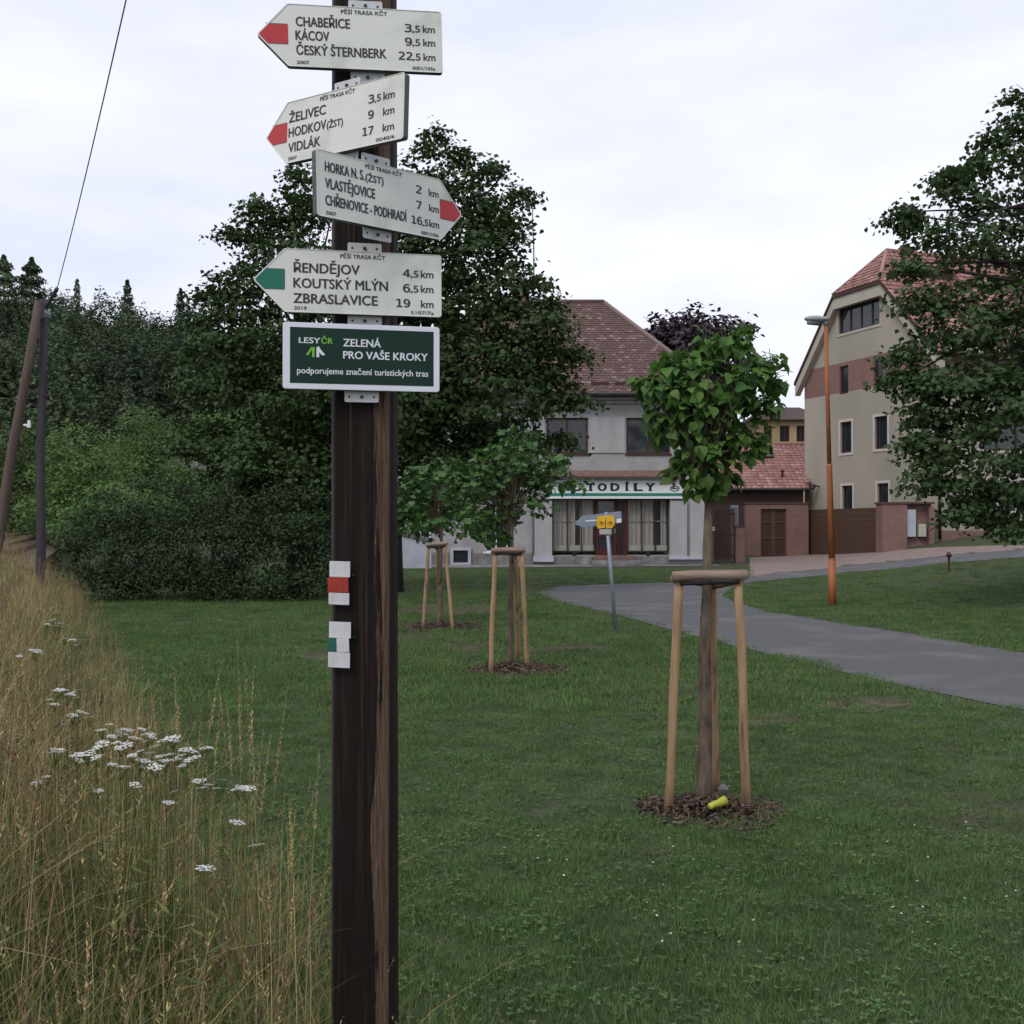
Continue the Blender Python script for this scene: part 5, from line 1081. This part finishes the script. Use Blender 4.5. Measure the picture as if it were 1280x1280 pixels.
sign(435.5, 352.5, 11.5, -.2, .481, H_ + .002, 2.779, True, 'tgreen', [('ŘENDĚJOV', .212, .345, .63, None, '4', ',5', .828, .888, .068), ('KOUTSKÝ MLÝN', .21, .498, .39, None, '6', ',5', .828, .888, .068), ('ZBRASLAVICE', .21, .443, .15, None, '19', '', .828, .888, .068)],
     (.575, .24, .958), '2019', '5107/7a', 'lowest arrow sign, the one with a green tip, reading ŘENDĚJOV, KOUTSKÝ MLÝN, ZBRASLAVICE', (.042, .042))
# green sponsor board
W, H = .402, .171; t = empty('sponsor_board', PX(452.5, 446.5, 2.779), (0, R(0), R(11.5)), label='dark green board in a white frame below the arrow signs, reading ZELENÁ', cat='sign')
X_ = lambda u: -W/2 + u*W; Z_ = lambda v: -H/2 + v*H
m = MB(); m.prism(rounded([(-W/2,-H/2),(W/2,-H/2),(W/2,H/2),(-W/2,H/2)], .009), 0, .018, 0, 1); m.build('frame', [M['frameW'], M['edge']], t, bevel=.002)
m = MB(); m.prism(rounded([(X_(.046), Z_(.09)), (X_(.96), Z_(.09)), (X_(.96), Z_(.925)), (X_(.046), Z_(.925))], .001), -.0006, .0004); m.build('panel', M['boardg'], t)
m = MB(); fx = [(X_(.034), Z_(.075), X_(.972), Z_(.94))][0]
lettering('lettering', [(('LESY', X_(.102), Z_(.69), .132*W, .088*H), dict(y=-.0012, bold=.03)), (('ZELENÁ', X_(.38), Z_(.66), .238*W, .118*H), dict(y=-.0012, bold=.03)),
    (('PRO VAŠE KROKY', X_(.38), Z_(.475), .54*W, .118*H), dict(y=-.0012, bold=.03)), (('podporujeme značení turistických tras', X_(.091), Z_(.235), .833*W, .098*H), dict(y=-.0012, bold=.02))], M['frameW'], t)
lettering('green_lettering', [(('ČR', X_(.242), Z_(.69), .07*W, .088*H), dict(y=-.0012, bold=.03))], M['lime'], t)
q2 = lambda x, y: (X_((x - 225) / 768), -.0011, Z_(1 - (y - 497) / 333 + .008))
m = MB(); m.poly([q2(336,663), q2(348,663), q2(372,622), q2(362,622)]); m.poly([q2(366,622), q2(378,622), q2(378,672), q2(366,672)]); m.build('green_arrow_mark', M['lime'], t, norm=False)
m = MB(); m.poly([q2(387,622), q2(400,617), q2(400,672), q2(387,672)]); m.poly([q2(400,622), q2(408,634), q2(430,660), q2(414,662), q2(400,646)]); m.build('white_arrow_mark', M['frameW'], t, norm=False)
bracket(t, .0, -H/2 - .011); 
# painted tin trail marks
def marker(px0, px1, ys_, cols, lab):
    Ym = YP - .092; pc = PX((px0 + px1)/2, (ys_[0] + ys_[-1])/2, Ym); t = empty('trail_marker', pc, (0, 0, R(-9)), label=lab, cat='trail marker'); s = F / Ym; Wm = (px1 - px0) / s / .985
    for i, c_ in enumerate(cols):
        z1, z0 = ((ys_[0] + ys_[-1])/2 - ys_[i]) / s, ((ys_[0] + ys_[-1])/2 - ys_[i+1]) / s + .0015; m = MB(); dx = (.0015, -.0025, .001)[i]
        a = [(-Wm/2 + dx, .002), (-Wm/4 + dx, 0), (Wm/4 + dx, 0), (Wm/2 + dx, .0015)]
        for k in range(3):
            (x0, y0), (x1, y1) = a[k], a[k+1]; mi = 1 if (c_ == 'half' and k == 0) or (c_ == 'half' and k == 1 and False) else 0
            if c_ == 'half': x0, x1 = [(-Wm/2 + dx, -Wm*.1), (-Wm*.1, Wm*.2), (Wm*.2, Wm/2 + dx)][k]
            n = len(m.v); m.v += [(x0,y0,z0),(x1,y1,z0),(x1,y1-.002,z1 if 0 else z1),(x0,y0-.002,z1)]; m.f.append((n,n+1,n+2,n+3)); m.m.append(mi)
            n = len(m.v); m.v += [(x0,y0-.003,z0-.001),(x1,y1-.003,z0-.001),(x1,y1,z0),(x0,y0,z0)]; m.f.append((n,n+1,n+2,n+3)); m.m.append(mi)
        mt = {'w': [M['tin'], M['tin']], 'r': [M['tinred'], M['tinred']], 'half': [M['tin'], M['tingreen']]}[c_]
        o = m.build('plate', mt, t, norm=False); sd_ = o.modifiers.new('thick', 'SOLIDIFY'); sd_.thickness = .0025; sd_.offset = 1
        o.rotation_euler = (0, R((1.2, -1, 1.5)[i]), 0)
    m = MB(); m.tube([(Wm/2 + .008, .02, .02), (Wm/2 + .008, .008, .02)], .003, 8); m.build('nail', M['screw'], t)
marker(411, 437, (701.5, 721.5, 741, 756), ('w', 'r', 'w'), 'upper trail mark on the post, red strip between two white strips')
marker(410.5, 438, (777, 797.5, 815, 834.5), ('w', 'half', 'w'), 'lower trail mark on the post, white strips with a green corner')

# ------------------------------------------------------------------ grasses
def ribbon(m, p, az, lean, H, w0, segs=4, curl=.5, mi=0):
    d = Vector((math.cos(az), math.sin(az), 0)); s_ = Vector((-d.y, d.x, 0)); n0 = len(m.v); pts = []
    for i in range(segs + 1):
        t = i / segs; q_ = Vector(p) + Vector((0, 0, H * (t - .35 * curl * t ** 3))) + d * (lean * H * (t * .4 + curl * t * t)); pts.append(q_); w_ = w0 * (1 - t * .9) / 2
        if i < segs: m.v += [tuple(q_ - s_ * w_), tuple(q_ + s_ * w_)]
        else: m.v.append(tuple(q_))
    for i in range(segs - 1): a = n0 + 2 * i; m.f.append((a, a+1, a+3, a+2)); m.m.append(mi)
    a = n0 + 2 * (segs - 1); m.f.append((a, a+1, n0 + 2*segs)); m.m.append(mi)
    return pts
def lawn_proto(seed, n, r, hgt, wd, broad=0):
    rs = random.Random(seed); m = MB()
    for _ in range(n):
        a = rs.uniform(0, 6.283); q_ = r * math.sqrt(rs.random()); ribbon(m, (q_*math.cos(a), q_*math.sin(a), -.005), rs.uniform(0, 6.283), rs.uniform(.1, 1.1), hgt * rs.uniform(.5, 1.25), wd * rs.uniform(.7, 1.3), 2, rs.uniform(.2, .9))
    for _ in range(broad):
        a = rs.uniform(0, 6.283); q_ = r * rs.random(); c_ = Vector((q_*math.cos(a), q_*math.sin(a), hgt * rs.uniform(.4, .9))); s_ = rs.uniform(.008, .016); az = rs.uniform(0, 6.28)
        for k in range(3):
            b_ = az + k * 2.09; d = Vector((math.cos(b_), math.sin(b_), rs.uniform(-.2, .3))); e_ = Vector((-d.y, d.x, 0)); m.poly([c_, c_ + d*s_*.6 + e_*s_*.5, c_ + d*s_*1.2, c_ + d*s_*.6 - e_*s_*.5])
    return m.mesh('lawn_tuft', G_lawn)
protos = [lawn_proto(1, 240, .14, .038, .0034), lawn_proto(2, 220, .14, .042, .0034, 7), lawn_proto(3, 180, .14, .034, .0038, 14), lawn_proto(4, 130, .11, .068, .0038), lawn_proto(5, 150, .26, .05, .0085), lawn_proto(6, 140, .26, .06, .0085, 0)]
MUL = [(gp(888, 1014), .30), (gp(640, 838), .42), (gp(550, 784), .46)]
pts = []; rots = []; scl = []; ix = []; rr = random.Random(11)
def bare(x, y): return mnoise.noise(Vector((x * .55 + 3.1, y * .4, 0))) * .6 + mnoise.noise(Vector((x * 1.9, y * 1.6, 4.0))) * .4
PB = (min(p[0] for p in PATH), max(p[0] for p in PATH))
y = 2.6
while y < 43:
    sp_c = .115 if y < 6.5 else (.15 if y < 10 else (.21 if y < 16 else (.28 if y < 26 else .42))); wd = .52 * y + 1.2; x = -wd
    while x < wd:
        X, Yy = x + rr.uniform(-.5, .5) * sp_c, y + rr.uniform(-.5, .5) * sp_c; x += sp_c
        if bank(X, Yy) > .95: continue
        if Yy > 40.8 and X < 8.6 : continue
        if Yy > 10 * .9 and PB[0] - .3 < X and inpoly(X + rr.uniform(-.13,.13), Yy + rr.uniform(-.13,.13), PATH): continue
        if inpoly(X, Yy, PAVE): continue
        dm_ = 9
        for o_, r_ in MUL: dm_ = min(dm_, math.hypot(X - o_.x, (Yy - o_.y) / .85) / r_)
        if dm_ < .8 and rr.random() < .93 or dm_ < 1.15 and rr.random() < .68: continue
        bn = bare(X, Yy)
        if bn > .34 and rr.random() < .3: continue
        if any(abs(wp[0][0] - X) < 6 and inpoly(X, Yy, wp) for wp in WORN) and rr.random() < .45: continue
        k = rr.choice((0, 0, 1, 2, 3)) if sp_c < .2 else rr.choice((4, 5)); s_ = rr.uniform(.75, 1.2) * (1 + .35 * max(-1, min(1, -bn * 2)))
        pts.append((X, Yy, h(X, Yy))); rots.append((rr.uniform(-.1,.1), rr.uniform(-.1,.1), rr.uniform(0, 6.28))); scl.append((1, 1, s_ * (.8 if k == 3 and rr.random() < .6 else 1))); ix.append(k)
    y += sp_c
scatter('lawn_grass', protos, pts, rots, scl, ix, label='mown green lawn grass covering the whole meadow up to the path', cat='grass')
print('lawn tufts', len(pts))

def seedhead(m, p, d, L_, w_, n, rs, mi):
    for i in range(n):
        t = i / n; c_ = p + d * L_ * t; a = rs.uniform(0, 6.28); o_ = Vector((math.cos(a), math.sin(a), .9)).normalized(); e_ = d.cross(o_).normalized(); s_ = w_ * (1 - .6 * t) * rs.uniform(.7, 1.3)
        m.poly([c_, c_ + o_*s_ + e_*s_*.25, c_ + o_*s_*2.0, c_ + o_*s_ - e_*s_*.25], mi)
def tall_proto(seed, ng, nd, ns, hg, hd, hs, mats, r=.12, hw=.006, red=False):
    rs = random.Random(seed); m = MB()
    P_ = lambda: (lambda a, q_: (q_*math.cos(a), q_*math.sin(a), -.03))(rs.uniform(0, 6.283), r * math.sqrt(rs.random()))
    for _ in range(ng): ribbon(m, P_(), rs.uniform(0, 6.283), rs.uniform(.15, .9), hg * rs.uniform(.5, 1.2), .005 * rs.uniform(.7, 1.3), 4, rs.uniform(.3, 1.1), 0)
    for _ in range(nd): ribbon(m, P_(), rs.uniform(0, 6.283), rs.uniform(.2, 1.2), hd * rs.uniform(.4, 1.2), .0032, 4, rs.uniform(.2, 1.0), 1)
    for _ in range(ns):
        ps = ribbon(m, P_(), rs.uniform(0, 6.283), rs.uniform(.02, .35), hs * rs.uniform(.7, 1.1), .0030, 5, rs.uniform(.1, .5), 1)
        d = (ps[-1] - ps[-2]).normalized(); L_ = rs.uniform(.07, .15); seedhead(m, ps[-1] - d * L_ * .7, d, L_, hw, 22, rs, 1)
    return m.mesh('tall_tuft', mats)
tp = [tall_proto(1, 26, 10, 2, .38, .45, .62, [G_tallg, G_dry]), tall_proto(2, 10, 22, 5, .3, .5, .72, [G_tallg, G_dry], hw=.007), tall_proto(3, 6, 24, 4, .3, .45, .62, [G_tallg, G_dry], r=.15, hw=.005),
      tall_proto(4, 30, 3, 0, .34, .35, .6, [G_tallg, G_dry]), tall_proto(5, 4, 8, 4, .2, .4, .66, [G_tallg, G_red], hw=.010), tall_proto(6, 3, 1, 2, .2, .4, .82, [G_tallg, G_dry], r=.06, hw=.008)]
def stalk_proto(seed):
    rs = random.Random(seed); m = MB()
    for k in range(2):
        ps = ribbon(m, (rs.uniform(-.04,.04), rs.uniform(-.04,.04), -.03), rs.uniform(0, 6.283), .12, 1.0 - .12 * k, .0046, 6, .25, 1); d = (ps[-1] - ps[-2]).normalized(); seedhead(m, ps[-1] - d * .16, d, .22, .0085, 70, rs, 1); seedhead(m, ps[-1] - d * .16, d, .2, .005, 40, rs, 1)
    for _ in range(5): ribbon(m, (0, 0, -.03), rs.uniform(0, 6.283), rs.uniform(.2, .7), .45, .005, 4, .8, 0)
    return m.mesh('stalk', [G_tallg, G_dry])
tp += [stalk_proto(71), stalk_proto(72)]
pts = []; rots = []; scl = []; ix = []; rr = random.Random(21); y = 1.2
while y < 27:
    sp_c = .11 if y < 5 else (.17 if y < 9 else .26); x = max(xb(y) - 5.5, -.56 * y - 1.0)
    while x < xb(y) + .6:
        X, Yy = x + rr.uniform(-.5, .5) * sp_c, y + rr.uniform(-.5, .5) * sp_c; x += sp_c; b_ = bank(X, Yy) + (.16 if Yy < 5 else .0) + .14 * mnoise.noise(Vector((X * 2, Yy * 1.2, 0)))
        if b_ < -.28 or (X / Yy > -.10 and Yy < 2.3 and False): continue
        if b_ < .15 and rr.random() > .5 + 1.5 * b_ : continue
        if abs(X + .4) < .17 and 2.2 < Yy < 2.95 and rr.random() < .7: continue
        if b_ < .05: k = rr.choice((3, 0, 5, 5, 0)); s_ = rr.uniform(.6, 1.05)
        else: k = rr.choice((0, 0, 0, 1, 2, 3, 3, 3, 4, 5) if Yy < 4.5 else (0, 1, 1, 2, 2, 2, 3, 4, 5)); s_ = rr.uniform(.75, 1.2) * (1.0 + .12 * min(1, b_))
        if mnoise.noise(Vector((X * 1.3, Yy * 1.3, 8))) > .25 and k in (1, 2): k = 4 if rr.random() < .4 else 3
        pts.append((X, Yy, h(X, Yy))); rots.append((rr.uniform(-.16,.16), rr.uniform(-.16,.16), rr.uniform(0, 6.28))); scl.append((s_, s_, s_)); ix.append(k)
    y += sp_c
for px, py, Y in ((150,900,4.2),(165,885,4.3),(178,890,4.2),(232,850,4.0),(240,862,3.9),(255,900,3.8),(292,905,3.6),(310,830,3.8),(316,850,3.7),(325,865,3.5),(303,890,3.6),(280,930,3.5),(352,1010,3.3),(345,1030,3.2),(385,980,3.2),(400,1050,3.0),(118,880,4.4),(210,900,4.0),(365,1070,3.0),(60,860,4.8),(30,850,5.0),(90,890,4.4)):
    p = PX(px, py, Y); g_ = h(p.x, Y); s_ = (p.z - g_) / .87
    pts.append((p.x, Y, g_)); rots.append((rr.uniform(-.06,.06), rr.uniform(-.06,.08), rr.uniform(0, 6.28))); scl.append((1, 1, s_)); ix.append(rr.choice((6, 7)))
scatter('tall_dry_grass', tp, pts, rots, scl, ix, label='tall golden and green unmown grass on the bank at left', cat='grass')
print('tall tufts', len(pts))

# clover and daisy specks in the lawn
def daisy():
    m = MB(); 
    for k in range(6): a = k * 1.047; d = Vector((math.cos(a), math.sin(a), .25)); e_ = Vector((-d.y, d.x, 0)); m.poly([(0,0,.05), tuple(Vector((0,0,.05)) + d*.007 + e_*.004), tuple(Vector((0,0,.05)) + d*.012), tuple(Vector((0,0,.05)) + d*.007 - e_*.004)])
    return m.mesh('daisy', M['flower'])
pts = []; rr = random.Random(4)
for _ in range(70):
    cx, cy = rr.choice(((1180,1160),(1210,1110),(1150,1105),(850,1140),(830,1080),(650,1080),(1240,1040),(1100,1050))); q_ = (cx + rr.gauss(0, 45), cy + rr.gauss(0, 28))
    if q_[1] > 900 : pts.append(gp(*q_))
scatter('clover_flowers', [daisy()], pts, [(rr.uniform(-.3,.3), rr.uniform(-.3,.3), rr.uniform(0,6)) for _ in pts], [(rr.uniform(.3,.65),)*3 for _ in pts], [0]*len(pts), label='tiny white clover flowers scattered through the lawn at right', cat='flowers')

# yarrow
rs = random.Random(9)
def umbel(sd, r):
    rr_ = random.Random(sd); m = MB()
    for i in range(46):
        a = rr_.uniform(0, 6.283); q_ = r * math.sqrt(rr_.random()); c_ = Vector((q_*math.cos(a), q_*math.sin(a), .004 * rr_.random() - q_*q_*3)); s_ = r * rr_.uniform(.1, .2); 
        n_ = len(m.v); 
        for k in range(5): b_ = k * 1.2566 + a; m.v.append(tuple(c_ + Vector((math.cos(b_)*s_, math.sin(b_)*s_, rr_.uniform(-.1,.25)*s_)))) 
        m.f.append(tuple(range(n_, n_+5))); m.m.append(0)
    for i in range(9): a = i * .7; m.tube([(0,0,-.045), (r*.6*math.cos(a), r*.6*math.sin(a), -.006)], .0009, 3, 1)
    return m.mesh('flower_head', [M['flower'], G_tallg])
um = [umbel(i, .025) for i in range(4)]
def yarrow(Y, heads, sc_=1.0):
    hs_ = [PX(px, py, Y + rs.uniform(-.12, .12)) for px, py in heads]; bx = sum(p.x for p in hs_)/len(hs_); by = sum(p.y for p in hs_)/len(hs_)
    t = empty('yarrow_plant', (bx, by, h(bx, by)), label=('white wildflower plant farther back in the tall grass, near the left picture edge' if Y > 4.7 and Y != 4.8 else 'white flat-topped wildflower plant among the tall grass left of the post'), cat='wildflower', group='white yarrow plants in the tall grass')
    o = Vector(t.location); m = MB()
    for p in hs_:
        q_ = p - o; m.tube([(q_.x*.15, q_.y*.15, -.03), (q_.x*.5, q_.y*.5, q_.z*.5), tuple(q_ - Vector((0,0,.04)))], [.0018,.0015,.0012], 5)
    m.build('stem', G_tallg, t)
    m = MB()
    for _ in range(10):
        z = rs.uniform(.05, .7) * (hs_[0].z - o.z); a = rs.uniform(0, 6.28); d = Vector((math.cos(a), math.sin(a), .3)); e_ = Vector((-d.y, d.x, 0)); c_ = Vector((0,0,z)); m.poly([c_, c_ + d*.04 + e_*.008, c_ + d*.08, c_ + d*.04 - e_*.008])
    m.build('leaves', G_tallg, t)
    for p in hs_: s_ = rs.uniform(.6, 1.1) * sc_; obj('flower_head', rs.choice(um), t, loc=p - o, rot=(rs.uniform(-.25,.25), rs.uniform(-.25,.25), rs.uniform(0,6)), scale=(s_, s_, s_))
for Y, hd_ in ((3.9, [(150,914),(160,912),(178,911),(142,920)]), (3.7, [(170,922),(183,926),(196,932),(205,925)]), (3.6, [(190,940),(176,938),(166,944),(200,945)]), (3.6, [(214,942),(222,948),(208,950)]), (3.8, [(232,936),(240,938),(226,944)]),
               (3.5, [(130,929),(122,934)]), (3.4, [(110,941),(97,943),(121,946)]), (3.3, [(54,975),(60,970),(48,978)]), (3.5, [(180,950),(190,952),(202,951),(172,946)]), (3.7, [(257,935),(262,934)]), (3.6, [(219,926),(216,922)]), (3.8, [(186,918),(192,921),(154,918)]), (3.7, [(160,930),(152,934),(146,928)]), (3.5, [(206,955),(196,958),(184,959)]), (3.6, [(236,950),(244,946),(229,956)]), (4.4, [(138,905),(128,912)]), (3.5, [(155,958),(142,955),(100,950)]), (5.0, [(70,880),(64,874)]), (4.6, [(112,896),(104,890)]),
               (3.3, [(250,975),(262,980),(276,985)]), (3.2, [(255,984),(280,974),(296,985)]), (3.2, [(310,985),(303,983)]), (3.1, [(322,1055)]), (3.0, [(298,1027)]), (3.1, [(212,1002),(220,988)]), (3.3, [(125,988),(171,980)]), (3.2, [(75,937),(70,940)]), (2.9, [(258,1084)]),
               (5.0, [(85,900),(92,894),(80,905)]), (4.8, [(88,868),(75,862)]), (4.6, [(25,918),(22,922)]), (5.0, [(80,862),(90,866),(100,862),(96,872)]), (5.6, [(66,775),(70,782),(60,780),(75,779)]), (5.4, [(82,798),(90,800),(97,803)]), (5.2, [(45,813),(48,816),(25,820)]), (5.3, [(100,800),(96,806)])):
    yarrow(Y, hd_)
print('scene built', sum(len(me.loops) for me in bpy.data.meshes) // 3)
